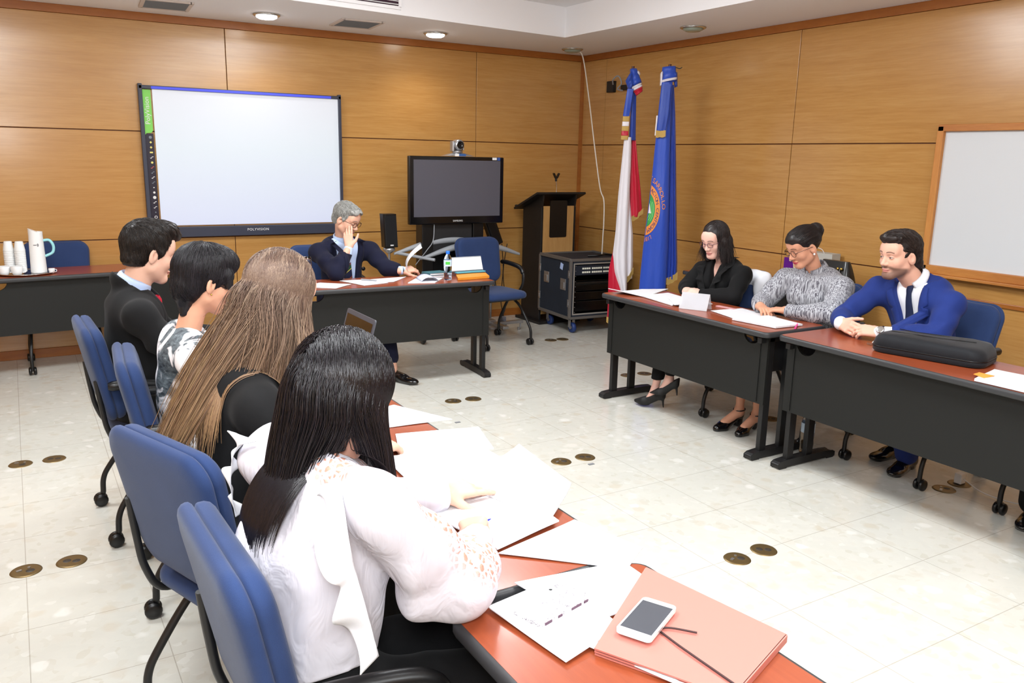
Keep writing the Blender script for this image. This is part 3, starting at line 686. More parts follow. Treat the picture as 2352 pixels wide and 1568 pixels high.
for sx in (-1, 1): MB().add([(sx*.2+dx, y, z) for dx in (-.01, .01) for (y, z) in ((-.19, 1.31), (.2, 1.15), (-.16, 1.15))], [(0, 1, 2), (3, 5, 4), (0, 3, 4, 1), (1, 4, 5, 2), (2, 5, 3, 0)]).build('bracket', M_black, t)
m_ = thing('microphone_clip', 'microphone clip on a silver gooseneck rising from the lectern', 'microphone stand', (-.625, -.485, 1.325))
MB().tube(catmull([(0, .0, -.005), (0, 0, .06), (-.008, 0, .12)], 6), .006, 8).build('gooseneck', M_chrome, m_)
b = MB(); b.tube([(-.008, 0, .11), (-.01, 0, .15)], .012, 10); b.box((-.026, 0, .165), (.010, .03, .055), rot=Matrix.Rotation(-.5, 3, 'Y')); b.box((.012, 0, .165), (.010, .03, .055), rot=Matrix.Rotation(.5, 3, 'Y')); b.build('clip', M_blackp, m_)
# ------------------------------------------------------------------ rack flight case
t = thing('equipment_case', 'black wheeled rack case with metal edges standing by the lectern', 'case', (-.52, -.83, 0), math.radians(-4))
M_case = fabric('case_board', rgb(38, 44, 54), .6, 300, .15, 0, .08)
hx, hy, z0, z1 = .31, .30, .155, .715
b = MB()
b.box((-hx+.006, 0, (z0+z1)/2), (.012, 2*hy-.02, z1-z0)); b.box((hx-.006, 0, (z0+z1)/2), (.012, 2*hy-.02, z1-z0)); b.box((0, 0, z1-.006), (2*hx-.02, 2*hy-.02, .012)); b.box((0, 0, z0+.006), (2*hx-.02, 2*hy-.02, .012)); b.box((0, hy-.01, (z0+z1)/2), (2*hx-.02, .012, z1-z0))
b.build('shell', M_case, t)
b = MB()
for x in (-hx, hx):
    for y in (-hy, hy): b.box((x, y, (z0+z1)/2), (.026, .026, z1-z0))
for z in (z0, z1):
    for y in (-hy, hy): b.box((0, y, z), (2*hx, .024, .024))
    for x in (-hx, hx): b.box((x, 0, z), (.024, 2*hy, .03))
b.build('edge_trim', mat('aluminium_trim', rgb(132, 130, 128), .4, metal=.7), t, bevel=.002)
b = MB()
for c, d in (((-hx+.035, -hy-.002, .435), (.012, .01, .50)), ((hx-.035, -hy-.002, .435), (.012, .01, .50)), ((0, -hy-.002, z0+.035), (2*hx-.07, .01, .012)), ((0, -hy-.002, z1-.035), (2*hx-.07, .01, .012))): b.box(c, d)
b.build('door_frame', mat('frame_pale', rgb(170, 166, 160), .4, metal=.4), t)
b = MB(); b.box((-hx+.022, -hy, .435), (.024, .012, .5)); b.box((hx-.022, -hy, .435), (.024, .012, .5)); b.box((0, -hy, z0+.02), (2*hx-.05, .012, .02)); b.box((0, -hy, z1-.02), (2*hx-.05, .012, .02)); b.build('front_border', M_case, t)
b = MB(); b.box((0, -hy+.02, .615), (.53, .03, .095)); b.build('switcher', mat('switcher_face', rgb(32, 38, 50), .4), t, bevel=.003)
b = MB()
for r in range(2):
    for k in range(14): b.box((-.17+k*.024+(.012 if k > 3 else 0)+(.010 if k > 8 else 0), -hy+.002, .632-r*.036), (.017, .006, .016))
b.build('button', mat('button_white', rgb(226, 226, 214), .4), t, kind='stuff')
b = MB(); b.box((0, -.02, .50), (.5, .4, .01)); b.box((0, -.1, .44), (.52, .35, .055)); b.box((0, -.1, .36), (.53, .35, .08)); b.box((0, -.1, .26), (.53, .35, .10)); b.build('rack_unit', M_gloss, t, bevel=.004)
b = MB(); b.tube([(-.25, -hy+.03, .485), (.25, -hy+.03, .485)], .018, 12); b.build('cable_roll', M_blackp, t)
b = MB()
for k in range(10): b.cyl((-hx+.055, -hy-.0, .21+k*.05), (-hx+.055, -hy-.006, .21+k*.05), .004, 8)
b.build('rack_bolt', M_silver, t)
for yy, zz in ((-.17, .47), (.16, .50)):
    b = MB(); b.box((-hx-.004, yy, zz), (.006, .10, .11)); b.box((-hx-.010, yy, zz-.01), (.008, .055, .06)); b.build('side_handle', M_silver, t, bevel=.003)
for yy in (-hy+.01, hy-.01):
    for zz in (.30, .58):
        b = MB(); b.box((-hx-.008, yy, zz), (.012, .035, .075)); b.box((-hx-.013, yy, zz), (.008, .02, .03)); b.build('latch', M_silver, t, bevel=.002)
MB().box((-hx-.002, -.13, .64), (.003, .05, .06), rot=Matrix.Rotation(.25, 3, 'X')).build('sticker', mat('sticker_pale', rgb(170, 190, 230), .5), t)
b = MB(); b.tube(catmull([(0, -.1, z1+.012), (.1, -.16, z1+.02), (.2, -.1, z1+.02), (.28, -.12, z1+.015)], 6), .010, 8); b.build('top_cable', M_blackp, t)
MB().box((0, 0, z0-.012), (2*hx, 2*hy, .014)).build('wheel_board', M_blackp, t, bevel=.003)
M_wb2 = mat('caster_blue', rgb(30, 54, 110), .5)
for x in (-hx+.07, hx-.07):
    for y in (-hy+.08, hy-.08):
        b = MB(); b.lathe([(.0005, -.016), (.026, -.016), (.028, -.02), (.048, -.018), (.052, 0), (.048, .018), (.028, .02), (.026, .016), (.0005, .016)], (x, y-.03, .052), 22, rot=Matrix.Rotation(PI/2, 3, 'Y')); c_ = b.build('caster', M_wb2, t)
        b = MB(); b.box((x-.024, y-.012, .095), (.004, .045, .09)); b.box((x+.024, y-.012, .095), (.004, .045, .09)); b.box((x, y, .138), (.07, .08, .008)); b.cyl((x-.026, y-.03, .052), (x+.026, y-.03, .052), .018, 12); b.build('fork', M_silver, c_, bevel=.002)
# ------------------------------------------------------------------ people
def attr_mat(name, rough, sub=0, spec=.4, coat=0, bscale=0, bamt=0, aniso=0):
    m = mat(name, (1, 1, 1, 1), rough, spec=spec, coat=coat)
    a = N(m, 'ShaderNodeAttribute', attribute_name='Col'); LK(m, a.outputs['Color'], bsdf(m).inputs['Base Color'])
    if sub: bsdf(m).inputs['Subsurface Weight'].default_value = sub; bsdf(m).inputs['Subsurface Radius'].default_value = (.012, .005, .003); bsdf(m).inputs['Subsurface Scale'].default_value = 1
    if bscale: bump(m, noise(m, coords(m), bscale, 3), bamt, .003)
    return m
M_skin = attr_mat('skin', .5, .12, .35, bscale=180, bamt=.08)
M_hair = attr_mat('hair', .42, 0, .45)
M_hairg = attr_mat('hair_glossy', .27, 0, .6)
def frame(yaw, pitch=0, roll=0):
    y, p, r = map(math.radians, (yaw, pitch, roll))
    f = np.array([math.cos(y)*math.cos(p), math.sin(y)*math.cos(p), math.sin(p)])
    ri = nv(np.cross(f, [0, 0, 1])); up = np.cross(ri, f)
    ri2 = ri*math.cos(r)+up*math.sin(r); up2 = up*math.cos(r)-ri*math.sin(r)
    return np.stack([ri2, f, up2], 1)           # columns: right, forward, up
def head_prims(S, H, male):
    c, R, s = H['c'], H['R'], H['s']
    P = lambda *q: c+R @ (np.array(q)*s)
    jw = 1.05 if male else .96
    S.ell(P(0, -.014, .026), np.array([.074, .094, .088])*s, R)
    S.ell(P(0, .022, -.030), np.array([.060*jw, .066, .078])*s, R, k=.03)
    S.cone(P(-.046*jw, .006, -.062), P(-.018, .062, -.098), .019*s, .017*s, .028); S.cone(P(.046*jw, .006, -.062), P(.018, .062, -.098), .019*s, .017*s, .028)
    S.cone(P(-.010*jw, .068, -.098), P(.010*jw, .068, -.098), .017*s, .017*s, .02)
    for q in (-1, 1):
        S.ell(P(q*.040, .052, -.032), np.array([.022, .020, .022])*s, R, k=.025)
        S.cone(P(q*.044, .062, .020), P(q*.012, .075, .018), .010*s, .011*s, .02)
    S.ell(P(0, .058, .045), np.array([.055, .028, .035])*s, R, k=.03)
    for q in (-1, 1): S.ell(P(q*.031, .093, -.002), np.array([.017, .013, .012])*s, R, k=.014, sub=True)
    S.cone(P(0, .080, .004), P(0, .100, -.034), .0075*s, .0115*s, .012)
    for q in (-1, 1): S.ell(P(q*.0115, .090, -.038), np.array([.0085, .011, .0085])*s, R, k=.007)
    S.ell(P(0, .083, -.0635), np.array([.023, .012, .0058])*s, R, k=.006); S.ell(P(0, .081, -.0735), np.array([.019, .0125, .0070])*s, R, k=.006)
    for q in (-1, 1):
        S.ell(P(q*.031, .072, -.003), np.array([.0145, .0135, .0125])*s, R, k=.003)
        Re = R @ np.array(Matrix.Rotation(q*.35, 3, 'Z')) @ np.array(Matrix.Rotation(-.15, 3, 'X'))
        S.ell(P(q*.077, -.010, -.014), np.array([.0075, .019, .032])*s, Re, k=.006)
        S.ell(P(q*.083, -.004, -.008), np.array([.006, .010, .017])*s, Re, k=.004, sub=True)
def head_col(vs, col, H, skin, lip=(170, 100, 92), brow=(50, 36, 30), eyes='down', beard=None, blush=0):
    c, R, s = H['c'], H['R'], H['s']; L = (vs-c) @ R/s; x, y, z = L.T; ax = np.abs(x)
    near = (np.abs(L) < .16).all(1) & (y > .03)
    def blend(m, cc): col[:, :3] = col[:, :3]*(1-m[:, None])+np.array(lin(np.array(cc)/255.))*m[:, None]
    def sm(d, w): return np.clip(.5-d/w, 0, 1)*near
    if beard is not None:
        fr = np.clip(.5-(z+.048+.35*np.maximum(0, ax-.03))/.012, 0, 1)*(z > -.125)*np.clip((y+.005)/.02, 0, 1)*(np.abs(x) < .09)*(np.linalg.norm(L, axis=1) < .17)
        mo = sm(np.sqrt((x/.026)**2+((z+.054)/.006)**2)-1, .8); mouth = np.clip(1.6-np.sqrt((x/.024)**2+((z+.069)/.011)**2), 0, 1)
        blend(np.clip(np.maximum(fr*(1-mouth*near), mo)*.72, 0, 1), beard)
    blend(sm(np.sqrt((x/.0235)**2+((z+.0685)/.0085)**2)-1, .3)*(y > .07)*.85, lip)
    blend(sm(np.abs(z+.0685)-.0006, .0018)*(ax < .022)*(y > .07)*.7, (80, 36, 34))
    bz = .0225+.004*np.sin(np.clip((ax-.012)/.036, 0, 1)*PI)-.10*np.maximum(0, ax-.04)
    blend(sm(np.abs(z-bz)-.0026, .0028)*(ax > .013)*(ax < .050)*.9, brow)
    ex = (ax-.031)
    if eyes == 'open':
        e = sm(np.sqrt((ex/.0130)**2+((z+.003)/.0036)**2)-1, .3); blend(e, (196, 186, 182))
        blend(sm(np.sqrt(ex**2+(z+.0022)**2)-.0048, .002)*e, (48, 34, 26)); blend(sm(np.sqrt((ex/.017)**2+((z-.004)/.006)**2)-1, .9)*.25, (150, 100, 86))
        blend(sm(np.abs(z-(.0012-.0040*(ex/.014)**2))-.0011, .002)*(np.abs(ex) < .0150), (40, 28, 26))
    else:
        blend(sm(np.abs(z-(-.0085+.0045*(ex/.015)**2))-.0012, .0024)*(np.abs(ex) < .0150), (46, 32, 30))
        blend(sm(np.sqrt((ex/.016)**2+((z+.001)/.007)**2)-1, .8)*.25, (150, 100, 86))
    for q in (-1, 1): blend(sm(np.sqrt((x-q*.008)**2+(z+.0455)**2)-.0030, .003)*.6*(y > .085), (96, 48, 42))
def hand_prims(S, w, f, n, side, curl=(.5, .6, .7, .8), spread=.05, s=1.0, thumb=.5, tcurl=.4, fk=.004):
    """w wrist, f towards the knuckles, n back-of-hand normal, side +1 thumb along cross(f,n)"""
    w = np.array(w, float); f = nv(f); n = nv(np.array(n, float)-f*np.dot(n, f)); l = np.cross(f, n)*side
    def rot(v, ax, a): ax = nv(ax); return v*math.cos(a)+np.cross(ax, v)*math.sin(a)+ax*np.dot(ax, v)*(1-math.cos(a))
    ko = [(.090, .027), (.094, .008), (.089, -.011), (.080, -.028)]; ln = [.072, .080, .075, .058]; tips = []
    S.cone(w-f*.02, w+f*.015, .024*s, .024*s, .012)
    for i, (a, b) in enumerate(ko):
        kn = w+(f*a+l*b)*s; S.cone(w+(f*.012+l*b*.6)*s, kn, .0140*s, .0108*s, .014)
        d = nv(f+l*(1.5-i)*spread); side_ax = np.cross(d, n); p = kn; ang = 0
        cu = curl[i] if hasattr(curl, '__len__') else curl
        for j, (pl, ra, rb) in enumerate(((.46, .0098, .0088), (.30, .0088, .0080), (.24, .0080, .0066))):
            ang = cu*(.9, 1.1, .8)[j]; d = rot(d, side_ax, -ang) if np.dot(rot(d, side_ax, -.1), n) < np.dot(d, n) else rot(d, side_ax, ang)
            q = p+d*ln[i]*pl*s; S.cone(p, q, ra*s, rb*s, fk); p = q
        tips.append(p)
    b0 = w+(f*.018+l*.020)*s; d = nv(f*.72+l*thumb-n*.35)
    p1 = b0+d*.042*s; S.cone(b0, p1, .0155*s, .0125*s, .012)
    d = nv(d+f*tcurl*.6-l*tcurl*.3); p2 = p1+d*.034*s; S.cone(p1, p2, .0115*s, .0100*s, fk)
    d = nv(d+f*tcurl*.5-l*tcurl*.2); p3 = p2+d*.028*s; S.cone(p2, p3, .0100*s, .0078*s, fk)
    return tips+[p3]
class Body:
    def __init__(b, **k): b.__dict__.update(k)
    def fr(b):
        up = nv(np.array(b.neck)-np.array(b.pel)); r = np.array(b.shR)-np.array(b.shL); r = nv(r-up*np.dot(r, up)); f = np.cross(up, r)
        return np.stack([r, f, up], 1)
    def torso(b, S, o, lo=True, k=.04):
        R = b.fr(); P = np.array(b.pel, float); Nk = np.array(b.neck, float); up = R[:, 2]; f = R[:, 1]; L = np.linalg.norm(Nk-P); g = b.g
        Ry = np.stack([nv([R[0, 0], R[1, 0], 0]), nv(np.cross([0, 0, 1], [R[0, 0], R[1, 0], 0])), [0, 0, 1]], 1)
        S.ell(P+[0, 0, .0], np.array([.165*g+o, .12*g+o, .115+o]), Ry, k=k)
        S.ell(P+up*L*.42+f*b.belly*.4, np.array([.135*g+o, .100*g+b.belly+o, .17+o]), R, k=k)
        S.ell(P+up*L*.70, np.array([.150*g+o, .100*g+o, .17+o]), R, k=k)
        c = P+up*L*.86; S.cone(c-R[:, 0]*.08, c+R[:, 0]*.08, .080*g+o, k=k)
        for sh in (b.shR, b.shL):
            sh = np.array(sh, float); S.cone(Nk-up*.03, sh, .046*g+o*.8, .046*g+o, k=.03); S.cone(c, sh-up*.015, .07*g+o, .048*g+o, k=.03)
        if b.bust:
            for q in (-1, 1): S.ell(P+up*L*.68+R[:, 0]*q*.068+f*.085, np.array([.062, .055, .062])+o*.6, R, k=.03)
        return R
    def neckp(b, S, o=0, top=None):
        H = b.H; t = H['c']+H['R'] @ (np.array([0, -.018, -.055])*H['s']); S.cone(np.array(b.neck)-[0, 0, .02], t, .053*b.nk+o, .052*b.nk+o, .02)
    def arm(b, S, side, o0, o1, o2=None, k=.032):
        sh, el, wr = [np.array(b.__dict__[n+side], float) for n in ('sh', 'el', 'wr')]; o2 = o1 if o2 is None else o2; g = b.g**.5
        S.cone(sh, sh+(el-sh)*.5, .047*g+o0, .043*g+o0, k); S.cone(sh+(el-sh)*.5, el, .043*g+o0, .038*g+o1, k)
        m = el+(wr-el)*.35; S.cone(el, m, .038*g+o1, .037*g+o1, k); S.cone(m, wr, .037*g+o1, .026+o2, k)
    def legs(b, S, o, to=1.0, k=.02):
        P = np.array(b.pel, float); R = b.fr()
        for s_, q in (('R', 1), ('L', -1)):
            hp = P+R[:, 0]*q*.085; kn = np.array(b.__dict__['kn'+s_], float); an = np.array(b.__dict__['an'+s_], float)
            S.cone(hp, kn, .082*b.g+o, .058+o, k); 
            e = kn+(an-kn)*to; m = kn+(e-kn)*.35; S.cone(kn, m, .056+o, .055+o, k); S.cone(m, e, .055+o, .055+o+(-.020 if not b.trw else .0)*to, k)
def hbox(H, lo=(-.12, -.14, -.10), hi=(.12, .14, .16), h=.0027):
    c = H['c']; s = H['s']; z0 = c[2]-.135*s
    return (c-np.array([.135, .135, 0])*s-np.array([0, 0, .125*s]), c+np.array([.135, .135, .15])*s, h)
def mkhead(c, yaw, pitch, roll=0, s=1.0): return dict(c=np.array(c, float), R=frame(yaw, pitch, roll), s=s)
def person(label, base, b):
    t = thing('person', label, 'person', (base[0], base[1], 0)); b.t = t; b.base = (base[0], base[1], 0); return t
def skin_body(b, skin, hands=(), handbox=.0032, legs=True, **hk):
    S = SDF(); b.torso(S, -.022); b.neckp(S); b.arm(S, 'R', -.006, -.004, 0); b.arm(S, 'L', -.006, -.004, 0)
    if legs: b.legs(S, -.012)
    for (an, ba) in getattr(b, 'feet', ()):
        S.cone(np.array(an)+[0, 0, .0], np.array(an)+[0, 0, -.03], .028, .030, .012); S.cone(np.array(an)+[0, 0, -.025], ba, .029, .026, .02)
    head_prims(S, b.H, b.male); boxes = [hbox(b.H)]
    for hd in hands:
        n0 = len(S.p); hand_prims(S, **hd); q = S.p[n0:]
        lo = np.min([p[6] for p in q], 0)-.006; hi = np.max([p[7] for p in q], 0)+.006; boxes.append((lo, hi, handbox))
    def cf(vs):
        col = np.ones((len(vs), 4)); col[:, :3] = lin(np.array(skin)/255.); rg = np.random.RandomState(3)
        head_col(vs, col, b.H, skin, **hk); return col
    return sdf_mesh(S, 'body', M_skin, b.t, b.base, .0075, boxes, cf)
def cloth(b, name, m, S, h=.0065, boxes=(), matfn=None, colfn=None):
    o = sdf_mesh(S, name, m, b.t, b.base, h, boxes, colfn, matfn)
    if name == 'shirt': b.shirt = o
    return o
# strands: P (n,m,3) ; r (m,) ; C (n,m,3)
def face_push(H):
    c = H['c']+H['R'] @ (np.array([0, .085, -.03])*H['s']); r = np.array([.064, .085, .105])*H['s']
    def f(p):
        q = ((p-c) @ H['R'])/r; ins = (np.linalg.norm(q, axis=1) < 1)
        if ins.any():
            qi = q[ins]; sx = np.where(qi[:, 0] >= 0, 1., -1.); need = np.sqrt(np.maximum(0, 1-qi[:, 1]**2-qi[:, 2]**2)); qi[:, 0] = sx*np.maximum(np.abs(qi[:, 0]), need); p[ins] = (qi*r) @ H['R'].T+c
        return p
    return f
def strand_mesh(name, m, parent, base, P, r, C, flat=None):
    n, k, _ = P.shape; T = np.gradient(P, axis=1); T /= np.linalg.norm(T, axis=2, keepdims=True)+1e-9
    ref = np.random.RandomState(5).normal(size=(n, 1, 3)); u = np.cross(T, ref); u /= np.linalg.norm(u, axis=2, keepdims=True)+1e-9; w_ = np.cross(T, u)
    V = np.stack([P+(u*math.cos(a)+w_*math.sin(a))*r[None, :, None] for a in (0, 2*PI/3, 4*PI/3)], 2)   # n,k,3,3
    vs = V.reshape(-1, 3); cols = np.ones((len(vs), 4)); cols[:, :3] = np.repeat(C.reshape(-1, 3), 3, 0)
    i = np.arange(n)[:, None, None]; j = np.arange(k-1)[None, :, None]; q = np.arange(3)[None, None, :]
    A = (i*k+j)*3+q; B = (i*k+j)*3+(q+1) % 3; F = np.stack([A, B, B+3, A+3], -1).reshape(-1, 4)
    return np_mesh(name, vs, F, m, parent, base, cols)
def collide_ell(p, c, R, r):
    q = (p-c) @ R/r; d = np.linalg.norm(q, axis=1); ins = d < 1
    if ins.any(): q2 = q[ins]/d[ins][:, None]; p[ins] = (q2*r) @ R.T+c
    return p
def collide_cap(p, a, b_, rad):
    a = np.array(a, float); b_ = np.array(b_, float); ab = b_-a; t = np.clip((p-a) @ ab/(ab @ ab), 0, 1); c = a+t[:, None]*ab; d = p-c; L = np.linalg.norm(d, axis=1)+1e-9
    ins = L < rad; p[ins] = c[ins]+d[ins]/L[ins][:, None]*rad; return p
def grow(H, n, steps, step, root, comb, colliders, seed, stiff=.82, targets=None, wave=0, jit=.08, cap=(.079, .099, .093), lens=None, gravity=1.0, clingz=None, clingk=1.05, clumpk=.5):
    rg = np.random.RandomState(seed); c, R, s = H['c'], H['R'], H['s']; cr = np.array(cap)*s; cc = c+R @ (np.array([0, -.014, .026])*s)
    q = []
    while len(q) < n:
        v = rg.normal(size=3); v /= np.linalg.norm(v)
        if root(v): q.append(v)
    q = np.array(q); thick = 1+rg.rand(n)*.06
    p = (q*cr*thick[:, None]) @ R.T+cc; dl = np.array([comb(v) for v in q]); d = dl @ R.T+rg.normal(size=(n, 3))*jit; d /= np.linalg.norm(d, axis=1, keepdims=True)
    out = [p.copy()]; ph = rg.rand(n)*6.28; clump = rg.randint(0, 40, n); cv = rg.normal(size=(40, 3))*.35; tid = None
    if targets is not None: tid = np.array([targets[0](v) for v in q])
    for k in range(steps-1):
        g = np.array([0, 0, -1.])*gravity*np.ones((n, 1)); 
        if targets is not None and k > steps*.18:
            for ti, (tp, st) in enumerate(targets[1]):
                m = tid == ti; dv = np.array(tp)-p[m]; dv[:, 2] = 0; g[m] += dv*st
        d = d*stiff+g*(1-stiff)+cv[clump]*(1-stiff)*clumpk
        if wave: 
            side = np.cross(d, [0, 0, 1.]); d = d+side*(wave*np.sin(k*.75+ph*.4+clump))[:, None]
        d /= np.linalg.norm(d, axis=1, keepdims=True); p = p+d*step*(1 if lens is None else lens(q)[:, None])
        p = collide_ell(p, cc, R, cr*thick.mean()*.99)
        if clingz is not None:
            ql = (p-cc) @ R/cr; dn = np.linalg.norm(ql, axis=1); m_ = (dn > clingk) & ((ql[:, 2]*cr[2] > clingz) | (clingz < -1)); ql[m_] *= (clingk/dn[m_])[:, None]; p[m_] = (ql[m_]*cr) @ R.T+cc
            pv = out[-1]; dd = p-pv; nn_ = np.linalg.norm(dd, axis=1); ok_ = m_ & (nn_ > 1e-6); d[ok_] = dd[ok_]/nn_[ok_][:, None]
        for co in colliders: p = co(p)
        out.append(p.copy())
    return np.stack(out, 1), q, rg
def pal(rg, n, k, cols, tip=None, q=None):
    cols = np.array([lin(np.array(c)/255.) for c in cols]); w_ = rg.dirichlet(np.ones(len(cols))*.35, n)
    if q is not None:
        ix = (np.floor((np.arctan2(q[:, 0], q[:, 2]+.3)+4)*16)+np.floor((q[:, 1]+1)*5)*131).astype(int) % 997; W2 = np.random.RandomState(9).dirichlet(np.ones(len(cols))*.3, 997); w_ = w_*.35+W2[ix]*.65
    C = (w_ @ cols)[:, None, :].repeat(k, 1)
    if tip is not None:
        t = np.linspace(0, 1, k)[None, :, None]**1.4; tc = np.array([lin(np.array(c)/255.) for c in tip]); ww = rg.dirichlet(np.ones(len(tc))*.4, n) @ tc
        C = C*(1-t*.8)+ww[:, None, :]*t*.8
    return C
def cap_mesh(b, prims, color, name='hair', m=None, cuts=(), h=.004, fold=.0, seed=1, sub=()):
    """prims: ('e',center,radii) / ('c',a,b,ra,rb) in head-local metres"""
    H = b.H; S = SDF(); c, R, s = H['c'], H['R'], H['s']; P = lambda q: c+R @ (np.array(q, float)*s)
    for p in prims:
        if p[0] == 'e': S.ell(P(p[1]), np.array(p[2])*s, R, k=.02)
        else: S.cone(P(p[1]), P(p[2]), p[3]*s, p[4]*s, .02)
    for p in sub: S.ell(P(p[0]), np.array(p[1])*s, R, k=.010, sub=True)
    if fold: S.folds(fold, 110, seed)
    for pt, dr in cuts: S.plane(P(pt), R @ np.array(dr, float))
    def cf(vs):
        col = np.ones((len(vs), 4)); nn = .75+.5*np.random.RandomState(2).rand(len(vs), 1); col[:, :3] = np.array(lin(np.array(color)/255.))*nn; return col
    return sdf_mesh(S, name, m or M_hair, b.t, b.base, h, (), cf)
def short_strands(b, n, steps, step, root, comb, cols, seed, cap, r=.0011, jit=.25, name='hair_strands', parent=None, m=None, clingz=-9, stiff=.97, gravity=.3, clingk=1.05, colliders=(), clear=False):
    P, q, rg = grow(b.H, n, steps, step, root, comb, colliders, seed, stiff=stiff, jit=jit*.5, cap=cap, gravity=gravity, clingz=clingz, clingk=clingk)
    if clear:
        Lc = (P-b.H['c']) @ b.H['R']/b.H['s']; bad = ((Lc[..., 1] > .045) & (np.abs(Lc[..., 0]) < .066) & (Lc[..., 2] < .075) & (Lc[..., 2] > -.13)).any(1); P = P[~bad]; n = len(P)
    if parent is not None and parent.type == 'MESH':
        T = surf_probe(parent); bs_ = np.array(b.base); off_ = rg.rand(n)*.0022+.0004
        for i in range(n):
            for j in range(steps):
                h_ = T.find_nearest(Vector(tuple(P[i, j]-bs_)))
                if h_[0] is None: continue
                a_ = np.array(h_[0])+bs_; nn_ = np.array(h_[1])
                if clingz == -9 or np.dot(P[i, j]-a_, nn_) < .0005: P[i, j] = a_+nn_*off_[i]
    C = pal(rg, n, steps, cols); rr = np.linspace(1, .35, steps)*r
    return strand_mesh(name, m or M_hair, parent or b.t, b.base, P, rr, C)
def jacket_v(S, b, R, w0, zb, zt, y0=.0):
    """open a V between the lapels; zb, zt measured up the spine from the pelvis"""
    P = np.array(b.pel, float)
    def f(X, Y, Z, V):
        x = (X-P[0])*R[0, 0]+(Y-P[1])*R[1, 0]+(Z-P[2])*R[2, 0]; y = (X-P[0])*R[0, 1]+(Y-P[1])*R[1, 1]+(Z-P[2])*R[2, 1]; z = (X-P[0])*R[0, 2]+(Y-P[1])*R[1, 2]+(Z-P[2])*R[2, 2]
        w_ = np.clip((z-zb)/(zt-zb), 0, 1.3)*w0; d = np.maximum(np.abs(x)-w_, y0-y); d = np.maximum(np.maximum(d, zb-z), y-.185)
        lap = np.clip(1-np.abs(np.abs(x)-w_-.024)/.024, 0, 1)**.3*(z > zb)*(y > y0)*(z < zt+.03)
        return np.maximum(V-.006*lap, -d)
    return S.fn([-99]*3, [99]*3, f)
def surf_probe(o):
    from mathutils.bvhtree import BVHTree
    me = o.data; return BVHTree.FromPolygons([v.co.copy() for v in me.vertices], [tuple(q.vertices) for q in me.polygons])
def lapels(b, o, m, R, w0, zb, zt, wid=.052, btn=True):
    T = surf_probe(o); P = np.array(b.pel, float); base = np.array(b.base)
    def S_(x, z, off):
        og = P+R @ np.array([x, .45, z])-base; h = T.ray_cast(Vector(tuple(og)), Vector(tuple(-R[:, 1])), .6)
        q = np.array(h[0]) if h[0] is not None else P+R @ np.array([x, .12, z])-base
        return q+R[:, 1]*off
    for s in (-1, 1):
        mb = MB()
        def F(u, v, s=s):
            z = zb+(zt-zb)*u; w_ = max(0, (z-zb)/(zt-zb))*w0; pr = wid*min(1, .25+1.6*u) if u < .74 else (wid*.45 if u < .78 else wid*.95*(1-.4*(u-.78)/.22))
            x = w_+.003+pr*v; return tuple(S_(s*x, z-.012*v*(u > .3), .0035+.003*math.sin(PI*v)))
        mb.grid(F, 34, 6); mb.build('lapel', m, b.t, solid=.003)
def collar(b, m, R, w_=.012, hgt=.04, open_=.5, name='collar', r=.062, drop=.0, tilt=.25, thick=.005, lift=0):
    """shirt collar: a band around the neck with two points in front"""
    H = b.H; a0 = np.array(b.neck, float)+np.array([0, 0, .0+lift]); t = H['c']+H['R'] @ (np.array([0, -.02, -.06])*H['s']); ax = nv(t-a0)
    f = nv(R[:, 1]-ax*np.dot(R[:, 1], ax)); ri = np.cross(f, ax); mb = MB(); base = np.array(b.base)
    def F(u, v):
        th = (PI/2+open_)+(2*PI-2*open_)*u; e = abs(2*u-1); vv = v
        if v <= .5: hh = hgt*(v*2); rr = r+.0*v
        else: hh = hgt*(1-(v-.5)*2*(.80+.95*e**6)); rr = r+.004+(v-.5)*2*.007*(1+1.2*e**6)
        p = a0+ax*(hh-drop*e)+(ri*math.cos(th)+f*math.sin(th))*rr
        return tuple(p-base)
    mb.grid(F, 40, 9); return mb.build(name, m, b.t, solid=thick)
def tie(b, m, R, zt, zb, wid=.042, off=.0, name='tie'):
    P = np.array(b.pel, float); base = np.array(b.base); mb = MB(); T = surf_probe(b.shirt); yc = {}
    def yoff(z):
        k_ = round(z, 4)
        if k_ not in yc:
            og = P+R @ np.array([0, .24, z])-base; h_ = T.ray_cast(Vector(tuple(og)), Vector(tuple(-R[:, 1])), .3)
            yc[k_] = (.24-h_[3] if h_[0] is not None else .10)+.010
        return yc[k_]
    def F(u, v):
        z = zt+(zb-zt)*v; w_ = (.018 if v < .06 else .013+(wid-.013)*min(1, (v-.06)/.8)); a = 2*PI*u
        p = P+R[:, 2]*z+R[:, 0]*(w_*math.cos(a)+off*v)+R[:, 1]*(yoff(z)+(.012 if v < .08 else .007)*math.sin(a)); return tuple(p-base)
    mb.grid(F, 16, 22, closeu=True); o = mb.build(name, m, b.t); return o
